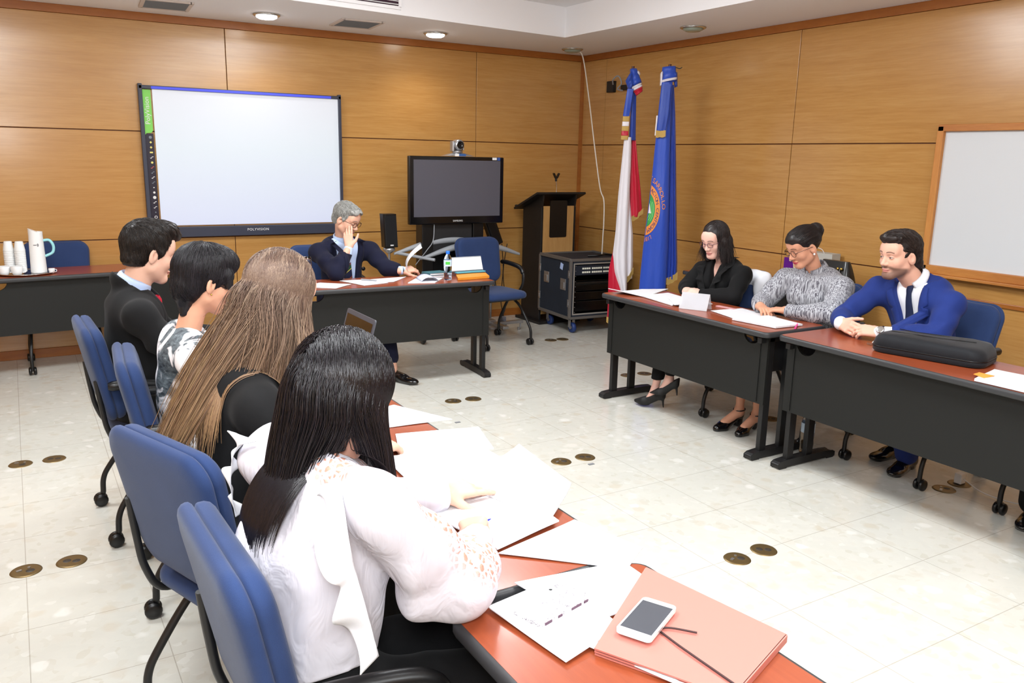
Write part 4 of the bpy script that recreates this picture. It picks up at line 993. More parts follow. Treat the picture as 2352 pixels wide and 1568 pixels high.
def glasses(b, m, rx=.024, rz=.018, name='glasses', tk=.0016, sq=.0):
    H = b.H; c, R, s = H['c'], H['R'], H['s']; P = lambda x, y, z: Vector(tuple(c+R @ (np.array([x, y, z])*s)-np.array(b.base)))
    mb = MB()
    for q in (-1, 1):
        pts = []
        for k in range(25):
            a = 2*PI*k/24; ca, sa = math.cos(a), math.sin(a); e = 1-sq; pts.append(P(q*.033+rx*abs(ca)**e*np.sign(ca), .096-.006*abs(ca)*0-.05*((q*.033+rx*ca)**2)*8, -.004+rz*abs(sa)**e*np.sign(sa)))
        mb.tube(pts, tk, 6, caps=False)
        mb.tube([P(q*(.033+rx), .091, .004), P(q*.072, .075, .005), P(q*.079, .0, .0), P(q*.080, -.012, -.004)], tk*.9, 6)
    mb.tube([P(-.010, .098, .0), P(0, .101, .004), P(.010, .098, .0)], tk, 6)
    g = mb.build(name, m, b.t, allsm=True)
    mg = MATS.get('lens_glass') or mat('lens_glass', (1, 1, 1, 1), .02, trans=1.0, ior=1.01, spec=.6)
    lb = MB()
    for q in (-1, 1): lb.add([P(q*.033+rx*math.cos(2*PI*k/20), .096-.4*((q*.033+rx*math.cos(2*PI*k/20))**2), -.004+rz*math.sin(2*PI*k/20)) for k in range(20)], [tuple(range(20))])
    lb.build('lens', mg, g)
    return g
def shoe(b, heel, toe, m, male=True, up=.0, name='shoe', wd=.045, strap=False, block=False, ht=.0, sole=None):
    """heel, toe: ground contact points in world metres (toe tip; heel centre); ht heel height"""
    S = SDF(); h = np.array(heel, float); t = np.array(toe, float); f = nv(t-h); L = np.linalg.norm(t-h); z = np.array([0, 0, 1.]); l = nv(np.cross(f, z)); u = np.cross(l, f)
    if male:
        S.ell(h+f*.04+u*.035, (.036, .05, .035), np.stack([l, f, u], 1)); S.cone(h+f*.05+u*.05, h+f*L*.55+u*.035, .036, .034, .03); S.ell(h+f*(L-.075)+u*.022, (.044, .085, .026), np.stack([l, f, u], 1), k=.03)
        S.cone(h+f*.04+u*.05, h+f*.045+u*.085, .036, .038, .02); S.plane(h+u*.006, -u)
        S.cone(h+f*.03+u*.010, h+f*.06+u*.010, .034, .036, .004); S.cone(h+f*.10+u*.008, h+f*(L-.05)+u*.006, .030, .038, .004)
        S.plane(h+u*.0, -u)
        return cloth(b, name, m, S, .0045)
    ball_ = t-f*.075; fr_ = ball_+z*.016; hl = h+z*ht
    S.cone(fr_, t+z*.012-f*.018, .037, .016, .02); S.cone(hl+f*.03+z*.004, fr_, .027, .034, .02); S.cone(hl+f*.018+z*.035, hl+f*.02, .029, .029, .015)
    top0 = hl+z*.052-f*.02; top1 = fr_+z*.030+f*.012; dv = nv(top1-top0); S.plane(top0, nv(np.cross(l, dv))*np.sign(np.cross(l, dv)[2]))
    S.cone(hl+f*.04+z*.045, fr_+z*.020-f*.008, .025, .022, .01); q = S.p.pop(); S.ell((q[1]+q[2])/2+z*.012, (.024, np.linalg.norm(q[2]-q[1])/2+.022, .030), np.stack([l, nv(q[2]-q[1]), nv(np.cross(l, nv(q[2]-q[1])))], 1), k=.006, sub=True)
    if block: S.cone(hl+f*.018-z*.01, h+f*.018+z*.018, .024, .020, .006); S.cone(fr_-z*.0, t+z*.014-f*.03, .038, .028, .01)
    else: S.cone(hl+f*.010-z*.01, h+f*.002+z*.006, .010, .0045, .006)
    S.plane(h+z*.0, -z)
    return cloth(b, name, m, S, .0035)
M_suitk = fabric('suit_black', rgb(24, 24, 25), .85, 900, .2, .03, .15)
M_suitn = fabric('suit_navy', rgb(22, 24, 44), .85, 900, .2, .03, .12)
M_suitb = fabric('suit_blue', rgb(34, 52, 118), .8, 900, .2, .05, .10)
M_shl = fabric('shirt_pale_blue', rgb(182, 200, 232), .8, 700, .1, .1, .04)
M_shw = fabric('shirt_white', rgb(226, 228, 234), .8, 700, .1, .1, .02)
M_blackc = fabric('cloth_black', rgb(18, 18, 19), .85, 800, .2, .03, .15)
M_leather = mat('shoe_leather', rgb(14, 13, 14), .18, coat=.4)
M_suede = mat('shoe_suede', rgb(16, 16, 17), .6)
M_frame_k = mat('glasses_black', rgb(20, 18, 20), .3); M_frame_b = mat('glasses_tortoise', rgb(70, 40, 22), .3); M_frame_p = mat('glasses_plum', rgb(70, 28, 60), .3)
DK = [(26, 20, 18), (44, 34, 28), (14, 12, 12)]
# ---- man in the black suit (left row, furthest)
b = Body(pel=(-4.93, -3.64, .56), neck=(-4.945, -3.655, 1.055), shR=(-4.95, -3.87, .985), shL=(-4.93, -3.44, .985), elR=(-4.80, -3.99, .80), elL=(-4.78, -3.34, .80), wrR=(-4.53, -3.80, .795), wrL=(-4.52, -3.52, .795),
         knR=(-4.45, -3.74, .50), knL=(-4.45, -3.54, .50), anR=(-4.42, -3.74, .10), anL=(-4.42, -3.54, .10), g=1.10, belly=.02, bust=0, male=True, nk=1.1, trw=True, H=mkhead((-4.865, -3.665, 1.225), 12, -16, s=1.06))
person('person in a black suit, pale blue collar and red tie, leaning on the laptop table', (-4.93, -3.64), b)
skin_body(b, (222, 178, 156), [dict(w=b.wrR, f=(.9, .45, -.05), n=(0, 0, 1), side=-1), dict(w=b.wrL, f=(.9, -.3, -.05), n=(0, 0, 1), side=1)])
S = SDF(); R = b.torso(S, .012); b.arm(S, 'R', .014, .014, .014); b.arm(S, 'L', .014, .014, .014); S.cone(np.array(b.neck)-[.0, 0, .02], np.array(b.neck)+[-.018, 0, .050], .078, .070, .02)
S.folds(.006, 34, 4); jacket_v(S, b, R, .06, .12, .52); S.cut(b.wrR, (.85, .5, 0)); S.cut(b.wrL, (.9, -.3, 0)); S.plane((0, 0, .50), (0, 0, -1)); S.cut(np.array(b.neck)+np.array([-.04, 0, .066]), (.62, 0, .78), .13)
cloth(b, 'jacket', M_suitk, S)
S = SDF(); b.torso(S, -.004); S.plane((0, 0, .52), (0, 0, -1)); S.cone(np.array(b.wrR)-[.06, .03, 0], np.array(b.wrR)+[.012, .006, 0], .034, .033); S.cone(np.array(b.wrL)-[.06, -.02, 0], np.array(b.wrL)+[.012, -.004, 0], .034, .033); cloth(b, 'shirt', M_shl, S, .008)
collar(b, M_shl, R, r=.062, hgt=.046, open_=.22, lift=.024)
tie(b, mat('tie_red', rgb(178, 24, 48), .5), R, .47, .1)
S = SDF(); b.legs(S, .004); cloth(b, 'trousers', M_suitk, S, .010)
for a in ('R', 'L'): an = b.__dict__['an'+a]; shoe(b, (an[0]-.06, an[1], 0), (an[0]+.22, an[1], 0), M_leather)
hc = cap_mesh(b, [('e', (0, -.020, .036), (.083, .102, .096)), ('e', (0, .035, .098), (.058, .062, .040)), ('c', (0, .06, .105), (.0, .09, .086), .030, .022), ('c', (.068, .016, .0), (.070, .012, -.024), .009, .004), ('c', (-.068, .016, .0), (-.070, .012, -.024), .009, .004), ('e', (0, -.048, -.035), (.064, .054, .062))],
              (34, 27, 25), sub=[((0, .108, -.020), (.080, .070, .082)), ((.088, -.008, -.026), (.022, .030, .032)), ((-.088, -.008, -.026), (.022, .030, .032))], cuts=[((0, -.09, -.075), (0, .2, -1))], fold=.002)
short_strands(b, 5200, 8, .007, lambda v: (v[1] < .55 or v[2] > .35) and v[2] > -.62-.0*v[1] and not (v[1] > -.1 and v[2] < -.0 and abs(v[0]) > .4), lambda v: np.array([v[0]*.2, .5*max(0, v[2])+.1, -.8+.9*max(0, v[2])]), DK, 11, (.084, .103, .098), r=.0012, parent=hc)
# ---- short-haired woman
b = Body(pel=(-4.86, -4.34, .55), neck=(-4.85, -4.37, 1.005), shR=(-4.86, -4.565, .945), shL=(-4.85, -4.19, .945), elR=(-4.76, -4.66, .79), elL=(-4.74, -4.10, .79), wrR=(-4.52, -4.50, .785), wrL=(-4.50, -4.24, .785),
         knR=(-4.42, -4.43, .50), knL=(-4.42, -4.25, .50), anR=(-4.42, -4.43, .09), anL=(-4.42, -4.25, .09), g=.93, belly=.01, bust=1, male=False, nk=.84, trw=True, H=mkhead((-4.775, -4.375, 1.195), 14, -14, s=1.02))
person('person with short black hair, small ear stud and a white blouse with dark grey blotches', (-4.86, -4.34), b)
skin_body(b, (214, 160, 132), [dict(w=b.wrR, f=(.9, .4, -.05), n=(0, 0, 1), side=-1), dict(w=b.wrL, f=(.9, -.3, -.05), n=(0, 0, 1), side=1)])
m = mat('blouse_blotched', rgb(230, 228, 230), .7); v = coords(m, 'Object'); w1_ = noise(m, v, 7.5, 3, .5, 1.6); w2_ = noise(m, coords(m, 'Object', (1, 1, 2.2)), 34, 5, .65, .5)
k_ = ramp(m, w1_, [(.485, (0, 0, 0, 1)), (.535, (1, 1, 1, 1))]); LK(m, mixc(m, k_, rgb(232, 229, 232), ramp(m, w2_, [(.35, rgb(44, 50, 58)), (.6, rgb(104, 114, 120)), (.75, rgb(186, 190, 194))])), bsdf(m).inputs['Base Color'])
S = SDF(); R = b.torso(S, .010); b.arm(S, 'R', .014, .010, .008); b.arm(S, 'L', .014, .010, .008); S.folds(.004, 45, 8); S.cut(b.wrR, (.85, .5, 0)); S.cut(b.wrL, (.9, -.3, 0)); S.plane((0, 0, .53), (0, 0, -1))
nk = np.array(b.neck); S.ell(nk+[.03, 0, .03], (.075, .068, .045), sub=True, k=.01); cloth(b, 'blouse', m, S)
S = SDF(); b.legs(S, .003); b2 = Body(**b.__dict__); S.ell(b.pel, (.14, .17, .12)); cloth(b, 'trousers', M_shw, S, .010)
for a in ('R', 'L'): an = b.__dict__['an'+a]; shoe(b, (an[0]-.05, an[1], 0), (an[0]+.19, an[1], 0), M_leather)
hc = cap_mesh(b, [('e', (0, -.018, .036), (.086, .106, .096)), ('e', (0, .03, .075), (.078, .080, .055)), ('e', (0, -.062, -.03), (.066, .052, .065)), ('c', (0, -.06, -.06), (0, -.052, -.125), .040, .020), ('c', (.070, .05, .03), (.074, .06, -.008), .018, .012), ('c', (-.070, .05, .03), (-.074, .06, -.008), .018, .012)],
              (24, 22, 25), m=M_hair, sub=[((0, .118, -.028), (.074, .060, .070)), ((.088, .004, -.030), (.018, .024, .034)), ((-.088, .004, -.030), (.018, .024, .034))], fold=.0015)
short_strands(b, 4600, 11, .010, lambda v: v[2] > -.35 and not (v[1] > .45 and v[2] < .25), lambda v: np.array([v[0]*.5, .55*v[1]+.1*max(0, v[2]), -.75]), [(22, 20, 24), (40, 36, 42), (12, 11, 13)], 12, (.087, .108, .098), r=.0013, jit=.12, parent=hc)
H = b.H; MB().ball(tuple(H['c']+H['R'] @ np.array([.082, -.006, -.046])*H['s']-np.array(b.base)), .0036, 8).build('ear_stud', M_gold, b.t)
# ---- woman with long brown hair
b = Body(pel=(-4.88, -5.20, .55), neck=(-4.835, -5.175, 1.055), shR=(-4.84, -5.375, .985), shL=(-4.83, -4.985, .985), elR=(-4.74, -5.45, .80), elL=(-4.72, -4.90, .80), wrR=(-4.50, -5.30, .785), wrL=(-4.48, -5.04, .785),
         knR=(-4.42, -5.30, .50), knL=(-4.42, -5.10, .50), anR=(-4.42, -5.30, .09), anL=(-4.42, -5.10, .09), g=.97, belly=.01, bust=1, male=False, nk=.84, trw=True, H=mkhead((-4.715, -5.175, 1.262), 18, -22, s=1.0))
person('person with long wavy highlighted brown hair over a black jacket', (-4.88, -5.20), b)
skin_body(b, (216, 168, 144), [dict(w=b.wrR, f=(.9, .4, -.05), n=(0, 0, 1), side=-1), dict(w=b.wrL, f=(.9, -.3, -.05), n=(0, 0, 1), side=1)])
S = SDF(); R = b.torso(S, .012); b.arm(S, 'R', .016, .013, .010); b.arm(S, 'L', .016, .013, .010); S.folds(.004, 40, 9); S.cut(b.wrR, (.85, .5, 0)); S.cut(b.wrL, (.9, -.3, 0)); S.plane((0, 0, .50), (0, 0, -1)); cloth(b, 'jacket', M_suitk, S)
S = SDF(); b.legs(S, .003); cloth(b, 'trousers', M_blackc, S, .010)
for a in ('R', 'L'): an = b.__dict__['an'+a]; shoe(b, (an[0]-.05, an[1], 0), (an[0]+.19, an[1], 0), M_leather)
hc = cap_mesh(b, [('e', (0, -.016, .030), (.080, .100, .093)), ('e', (0, -.045, -.02), (.066, .058, .07))], (74, 54, 46), sub=[((0, .118, -.028), (.070, .062, .080))])
pel = np.array(b.pel); Rb = b.fr()
COLL = [lambda p: collide_ell(p, pel+Rb[:, 2]*.34, Rb, np.array([.185, .145, .21])), lambda p: collide_cap(p, b.shR, b.shL, .085), lambda p: collide_cap(p, b.neck, H3['c'], .07), lambda p: collide_cap(p, b.shR, b.elR, .078),
        lambda p: collide_ell(p, np.array([-5.06, -5.32, .70]), np.eye(3), np.array([.02, .2, .2]))]
H3 = b.H
def comb3(v): return np.array([.55*np.sign(v[0]+.12)*(1 if v[2] > .2 else .3)+.0, -.55 if v[1] < .5 else -.2, -.35])
P_, q, rg = grow(b.H, 14000, 34, .0165, lambda v: (v[2] > -.25) and not (v[1] > .62 and v[2] < .55) and not (v[1] > .3 and v[2] < .1), comb3, COLL, 21, stiff=.68, wave=.13, jit=.05, cap=(.082, .102, .095), clingz=-.035, clingk=1.07,
    targets=(lambda v: 1 if (v[1] > .35 and v[0] > 0) else (2 if v[1] > .25 else 0), [((-5.08, -5.14, 0), 1.3), ((-4.72, -5.34, 0), 3.0), ((-4.66, -5.08, 0), 2.5)]), lens=lambda q: .88+.24*((q[:, 0]*7.3+q[:, 1]*5.1) % 1))
C = pal(rg, 14000, 34, [(64, 46, 42), (92, 68, 58), (128, 104, 88), (72, 50, 44), (176, 152, 130)], tip=[(140, 102, 66), (186, 150, 104), (104, 74, 50)], q=q)
strand_mesh('long_hair', M_hair, hc, (0, 0, 0), P_-np.array(b.base), np.concatenate([np.full(26, .00088), np.linspace(.00088, .0004, 8)]), C)
# ---- woman in the white blouse (nearest)
b = Body(pel=(-4.90, -5.985, .55), neck=(-4.87, -6.0, 1.055), shR=(-4.83, -6.18, 1.015), shL=(-4.91, -5.79, 1.0), elR=(-4.655, -6.19, .815), elL=(-4.70, -5.68, .815), wrR=(-4.515, -5.985, .80), wrL=(-4.475, -5.725, .80),
         knR=(-4.50, -6.08, .50), knL=(-4.50, -5.90, .50), anR=(-4.45, -6.08, .09), anL=(-4.45, -5.90, .09), g=.97, belly=.01, bust=1, male=False, nk=.84, trw=True, H=mkhead((-4.82, -5.985, 1.185), 20, -32, s=1.02))
person('person with straight black hair in a white lace-shouldered blouse, holding a blue pen', (-4.90, -5.985), b)
tipsR = dict(w=b.wrR, f=(.42, .90, .02), n=(-.25, .1, 1), side=-1, curl=(.55, .62, .72, .8), spread=.03, s=.92, thumb=.45, tcurl=.5)
tipsL = dict(w=b.wrL, f=(.97, .12, .0), n=(-.1, -.35, .95), side=1, curl=(.10, .42, .6, .7), spread=.07, s=.95, thumb=.75, tcurl=.2)
skin_body(b, (224, 172, 150), [tipsR, tipsL], .0026)
m = attr_mat('blouse_white', .65); a_ = [n for n in m.node_tree.nodes if n.type == 'ATTRIBUTE'][0]
vo = N(m, 'ShaderNodeTexVoronoi', feature='DISTANCE_TO_EDGE'); vo.inputs['Scale'].default_value = 70; LK(m, coords(m, 'Object'), vo.inputs['Vector']); nz_ = noise(m, coords(m, 'Object'), 45, 2)
hole = mt(m, 'MULTIPLY', mt(m, 'MULTIPLY', mt(m, 'GREATER_THAN', vo.outputs['Distance'], .16), mt(m, 'GREATER_THAN', nz_, .46)), a_.outputs['Fac'])
LK(m, mixc(m, hole, rgb(200, 197, 205), rgb(196, 140, 122)), bsdf(m).inputs['Base Color']); bump(m, mt(m, 'ADD', mt(m, 'MULTIPLY', noise(m, coords(m, 'Object', (1, 1, .5)), 16, 3, .5, 1.2), 2.2), mt(m, 'MULTIPLY', vo.outputs['Distance'], a_.outputs['Fac'])), .55, .009)
S = SDF(); R = b.torso(S, .014); b.arm(S, 'R', .022, .026, .014); b.arm(S, 'L', .030, .030, .014)
elR = np.array(b.elR); S.cone(elR+[-.03, 0, .02], elR+[.05, .05, .0], .060, .052, .03); S.cone(elR+[-.08, .01, -.0], elR+[.0, .02, -.0], .050, .05, .03)
S.cone(np.array(b.pel)+[.0, 0, .10], np.array(b.pel)+[.0, 0, .30], .130, .135, .05)
S.folds(.012, 34, 14); S.cut(np.array(b.wrR)+[-.008, -.012, 0], (.55, .83, 0), .07); S.cut(np.array(b.wrL)+[.01, 0, 0], (1, .1, 0), .07); S.plane((0, 0, .655), (0, 0, -1)); nk = np.array(b.neck); S.ell(nk+[.02, 0, .03], (.07, .066, .04), sub=True, k=.01)
shR_ = np.array(b.shR)
def lace(vs):
    col = np.zeros((len(vs), 4)); col[:, 3] = 1; a0 = shR_+[.01, .09, .065]; a1 = np.array(b.elR)+[.03, .03, .075]; ab = a1-a0; t = np.clip((vs-a0) @ ab/(ab @ ab), 0, 1); d = np.linalg.norm(vs-a0-t[:, None]*ab, axis=1)
    col[:, :3] = np.clip((.115-d)/.03, 0, 1)[:, None]; return col
cloth(b, 'blouse', m, S, .0055, colfn=lace)
bs = np.array(b.base)
def ruffle(pts, wdt, seed, out):
    P = catmull(pts, 12); n_ = len(P); mb = MB(); o_ = np.array(out, float)
    def F(u, v):
        x = u*(n_-1); i = min(int(x), n_-2); p = P[i]+(P[i+1]-P[i])*(x-i); t_ = nv(P[i+1]-P[i]); sd = nv(np.cross(t_, o_))
        wv_ = math.sin(u*26+seed)*.5+math.sin(u*11+seed*2)*.5; env = min(1, u*8)
        return tuple(p+o_*(.012+v*wdt*(.30+.85*wv_))*env+sd*(v*wdt*(.75+.25*math.sin(u*17+seed)))*env+np.array([0, 0, -.0])-bs)
    mb.grid(F, 90, 10); return mb.build('ruffle', M_shw, b.t, solid=.0018)
ruffle([shR_+[-.05, .05, .062], shR_+[-.062, -.01, .02], shR_+[-.062, -.045, -.06], shR_+[-.045, -.060, -.15], shR_+[-.02, -.055, -.26]], .06, 1, (-.35, -.92, .12))
shL_ = np.array(b.shL); ruffle([shL_+[-.05, -.05, .06], shL_+[-.075, .0, .02], shL_+[-.08, .03, -.06], shL_+[-.07, .05, -.15]], .04, 3, (-.75, .55, .2))
S = SDF(); b.legs(S, .006); S.ell(b.pel, (.15, .19, .13), k=.04); S.folds(.003, 40, 3); cloth(b, 'trousers', M_blackc, S, .008)
for a in ('R', 'L'): an = b.__dict__['an'+a]; shoe(b, (an[0]-.05, an[1], 0), (an[0]+.19, an[1], 0), M_leather)
hc = cap_mesh(b, [('e', (0, -.016, .030), (.083, .103, .095)), ('e', (0, -.035, -.02), (.078, .066, .07)), ('e', (0, .02, -.01), (.081, .06, .06))], (16, 14, 17), m=M_hairg, sub=[((0, .130, -.035), (.052, .045, .075))])
pel4 = np.array(b.pel); Rb4 = b.fr(); H4 = b.H; b4 = b
COLL = [lambda p: collide_ell(p, pel4+Rb4[:, 2]*.34, Rb4, np.array([.19, .15, .20])), lambda p: collide_cap(p, b4.shR, b4.shL, .082), lambda p: collide_cap(p, b4.neck, H4['c'], .07), lambda p: collide_cap(p, b4.shR, b4.elR, .082)]
def comb4(v): return np.array([.62*np.sign(v[0])*(1 if v[2] > .1 else .2), -.20, -.45])
nn = 12000
P_, q, rg = grow(b.H, nn, 32, .0135, lambda v: (v[2] > -.30) and not (v[1] > .72 and v[2] < .65) and not (v[1] > .5 and v[2] < .0), comb4, COLL, 31, stiff=.62, wave=0, jit=.03, cap=(.086, .106, .098), clingz=-.02, clingk=1.06, clumpk=.25,
    targets=(lambda v: 1 if (v[0] > .05 and v[1] > -.32) else (2 if (v[0] < -.1 and v[1] > -.1) else 0), [((-4.975, -5.99, 0), 4.5), ((-4.755, -6.09, 0), 5.0), ((-4.72, -5.87, 0), 3.0)]), lens=lambda q: np.where((q[:, 0] > .05) & (q[:, 1] > -.32), np.float64(.68), .94)*(.95+.1*((q[:, 0]*7.3+q[:, 1]*5.1) % 1)))
C = pal(rg, nn, 32, [(14, 12, 15), (24, 21, 25), (34, 30, 36), (10, 9, 10)])
strand_mesh('long_hair', M_hairg, hc, (0, 0, 0), P_-np.array(b.base), np.concatenate([np.full(24, .00085), np.linspace(.00085, .0004, 8)]), C)
# ---- grey-haired man at the far table
b = Body(pel=(-3.20, -1.29, .55), neck=(-3.195, -1.375, 1.005), shR=(-3.405, -1.42, .925), shL=(-2.985, -1.39, .925), elR=(-3.365, -1.70, .805), elL=(-2.925, -1.60, .80), wrR=(-3.225, -1.60, .975), wrL=(-2.845, -1.70, .795),
         knR=(-3.22, -1.80, .50), knL=(-3.04, -1.80, .50), anR=(-3.24, -1.84, .10), anL=(-3.04, -1.95, .10), g=1.05, belly=.02, bust=0, male=True, nk=1.05, trw=True, H=mkhead((-3.185, -1.455, 1.178), -50, -26, s=1.03))
person('person with grey hair, dark glasses, navy suit and striped tie, hand at the temple, reading', (-3.20, -1.29), b)
hR = dict(w=b.wrR, f=(.04, .28, 1), n=(-.55, -.85, .1), side=1, curl=(.06, .16, .30, .42), spread=.035, s=.98, thumb=.7, tcurl=.5)
hL = dict(w=b.wrL, f=(.98, -.1, .10), n=(-.1, -.5, .85), side=1, curl=(.5, .6, .7, .75), spread=.03, s=1.0, thumb=.5, tcurl=.5)
skin_body(b, (222, 172, 148), [hR, hL], .003, lip=(176, 112, 100), brow=(96, 88, 84))
S = SDF(); R = b.torso(S, .013); b.arm(S, 'R', .016, .016, .018); b.arm(S, 'L', .016, .015, .016); S.cone(np.array(b.neck)-[0, -.0, .02], np.array(b.neck)+[0, .01, .010], .075, .068, .02); S.folds(.005, 36, 5)
jacket_v(S, b, R, .10, -.30, .50, .035); S.cut(np.array(b.wrR)-np.array([.01, 0, .05]), (.25, .1, .95), .09); S.cut(np.array(b.wrL)-[.02, -.01, 0], (.7, -.7, 0), .075); S.plane((0, 0, .50), (0, 0, -1)); S.cut(np.array(b.neck)+np.array([0, .02, .04]), (0, -.5, .85), .13); jk = cloth(b, 'jacket', M_suitn, S); lapels(b, jk, M_suitn, R, .10, -.30, .50)
S = SDF(); b.torso(S, -.002); S.plane((0, 0, .52), (0, 0, -1)); w_ = np.array(b.wrR); S.cone(w_-[.03, .015, .09], w_-[.006, 0, .015], .036, .036, .006); w_ = np.array(b.wrL); S.cone(w_-[.06, -.06, 0], w_+[.006, 0, 0], .033, .033, .006); cloth(b, 'shirt', M_shl, S, .007)
collar(b, M_shl, R, r=.062, hgt=.045, open_=.22, lift=.008)
m = mat('tie_striped', rgb(24, 30, 56), .5); v = coords(m, 'Object', (1, 1, 1), (0, .65, 0)); sp = N(m, 'ShaderNodeSeparateXYZ'); LK(m, v, sp.inputs[0]); fr_ = mt(m, 'FRACT', mt(m, 'MULTIPLY', sp.outputs[2], 12))
LK(m, ramp(m, fr_, [(0, rgb(24, 30, 58)), (.34, rgb(24, 30, 58)), (.36, rgb(206, 190, 90)), (.40, rgb(206, 190, 90)), (.42, rgb(28, 70, 40)), (.70, rgb(28, 70, 40)), (.72, rgb(150, 40, 40)), (.77, rgb(150, 40, 40)), (.79, rgb(24, 30, 58))]), bsdf(m).inputs['Base Color'])
tie(b, m, R, .480, .05)
S = SDF(); b.legs(S, .010, to=.80); cloth(b, 'trousers', M_suitn, S, .008)
S = SDF(); [S.cone(np.array(b.__dict__['kn'+a])*.25+np.array(b.__dict__['an'+a])*.75, b.__dict__['an'+a], .038, .032) for a in 'RL']; cloth(b, 'socks', M_blackc, S, .006)
shoe(b, (-3.045, -1.87, 0), (-2.915, -2.13, 0), M_leather); shoe(b, (-3.25, -1.78, 0), (-3.26, -2.06, 0), M_leather)
hc = cap_mesh(b, [('e', (0, -.022, .034), (.080, .100, .090)), ('e', (0, .036, .080), (.066, .060, .032)), ('c', (.072, .012, .0), (.074, .010, -.018), .010, .006), ('c', (-.072, .012, .0), (-.074, .010, -.018), .010, .006), ('e', (0, -.06, -.03), (.064, .052, .05))],
              (150, 150, 146), sub=[((0, .112, -.012), (.088, .078, .088)), ((.088, -.008, -.026), (.022, .028, .032)), ((-.088, -.008, -.026), (.022, .028, .032)), ((0, .085, .06), (.03, .03, .03))], fold=.002)
short_strands(b, 4000, 6, .006, lambda v: (v[1] < .5 or v[2] > .45) and v[2] > -.5 and not (v[1] > -.1 and v[2] < 0 and abs(v[0]) > .4), lambda v: np.array([v[0]*.3, .4*max(0, v[2])+.1, -.7+.9*max(0, v[2])]), [(190, 190, 186), (140, 140, 136), (104, 102, 98)], 13, (.081, .101, .091), r=.0012, jit=.4, parent=hc)
glasses(b, M_frame_b, .025, .017, tk=.0022, sq=.35)
w_ = np.array(b.wrL)-np.array(b.base); mb = MB(); mb.tube([w_+np.array([.004, .029*math.cos(a), .027*math.sin(a)]) for a in np.linspace(0, 2*PI, 19)], .006, 6); mb.build('watch_strap', M_leather, b.t)
P0 = np.array(b.pel)+R[:, 2]*.27-R[:, 0]*.125+R[:, 1]*.135-np.array(b.base); MB().ball(tuple(P0), .016, 8, sc=(1, .5, 1)).build('lapel_pin', M_gloss, b.t)
# ---- woman in black
b = Body(pel=(-1.20, -3.45, .55), neck=(-1.205, -3.435, .985), shR=(-1.235, -3.265, .915), shL=(-1.225, -3.63, .925), elR=(-1.33, -3.215, .79), elL=(-1.34, -3.68, .79), wrR=(-1.435, -3.325, .785), wrL=(-1.445, -3.475, .785),
         knR=(-1.62, -3.38, .52), knL=(-1.64, -3.50, .56), anR=(-1.70, -3.37, .135), anL=(-1.685, -3.49, .24), g=.90, belly=.0, bust=1, male=False, nk=.80, trw=False, feet=[((-1.70, -3.37, .135), (-1.735, -3.345, .045)), ((-1.685, -3.49, .24), (-1.735, -3.475, .145))], H=mkhead((-1.295, -3.425, 1.143), 186, -20, s=.98))
person('person with dark hair and glasses in a black ruffled cardigan, hands folded on the table', (-1.20, -3.45), b)
skin_body(b, (226, 180, 164), [dict(w=b.wrR, f=(-.45, -.85, .05), n=(-.5, .3, .8), side=-1, curl=(.6, .65, .7, .75), s=.9, tcurl=.7), dict(w=b.wrL, f=(-.3, .9, .05), n=(-.7, -.2, .7), side=1, curl=(.55, .6, .65, .7), s=.9, tcurl=.7)], .003, lip=(190, 104, 104))
S = SDF(); R = b.torso(S, .010); b.arm(S, 'R', .014, .013, .010); b.arm(S, 'L', .014, .013, .010); S.folds(.004, 45, 6); jacket_v(S, b, R, .050, .26, .46, .0); S.cut(b.wrR, (-.45, -.85, 0), .07); S.cut(b.wrL, (-.3, .9, 0), .07); S.plane((0, 0, .50), (0, 0, -1)); cloth(b, 'cardigan', M_blackc, S)
bs = np.array(b.base); P = np.array(b.pel)
for q in (-1, 1):
    mb = MB(); pts = [P+R @ np.array(x) for x in ((q*.065, -.03, .475), (q*.085, .07, .42), (q*.060, .128, .35), (q*.018, .148, .26), (q*.010, .145, .16))]; PP = catmull(pts, 10); n_ = len(PP)
    def F(u, v, PP=PP, n_=n_, q=q):
        x = u*(n_-1); i = min(int(x), n_-2); p = PP[i]+(PP[i+1]-PP[i])*(x-i); return tuple(p+R @ (np.array([q*(v*.05), .008+.012*math.sin(u*34+q)*v+.008*v, .010*math.sin(u*21)*v]))-bs)
    mb.grid(F, 70, 8); mb.build('ruffle', M_blackc, b.t, solid=.002)
S = SDF(); b.legs(S, .004, to=.86); S.ell(b.pel, (.12, .17, .12)); S.plane((0, 0, .20), (0, 0, -1)); cloth(b, 'trousers', M_blackc, S, .008)
shoe(b, (-1.685, -3.45, .015), (-1.775, -3.245, .02), M_suede, male=False, ht=.08, wd=.035); shoe(b, (-1.665, -3.555, .125), (-1.785, -3.40, .11), M_suede, male=False, ht=.08)
hc = cap_mesh(b, [('e', (0, -.016, .032), (.082, .102, .094)), ('c', (.070, .005, -.01), (.072, .02, -.14), .030, .026), ('c', (-.070, .005, -.01), (-.072, .02, -.14), .030, .026), ('c', (.04, -.06, -.03), (.04, -.06, -.15), .045, .035), ('c', (-.04, -.06, -.03), (-.04, -.06, -.15), .045, .035)],
              (32, 24, 24), sub=[((0, .112, -.030), (.062, .070, .095))], fold=.001)
short_strands(b, 2000, 20, .011, lambda v: v[2] > -.1 and not (v[1] > .22 and v[2] < .80) and not (v[1] > .05 and v[2] < .15), lambda v: np.array([.8*np.sign(v[0]+.05), -.25, -.5]), [(34, 26, 26), (52, 40, 38), (20, 15, 15)], 14, (.083, .103, .096), r=.0013, jit=.04, parent=hc, clingz=-.02, stiff=.6, gravity=1, colliders=[face_push(b.H)], clear=True)
glasses(b, M_frame_p, .023, .014, tk=.0016, sq=.3)
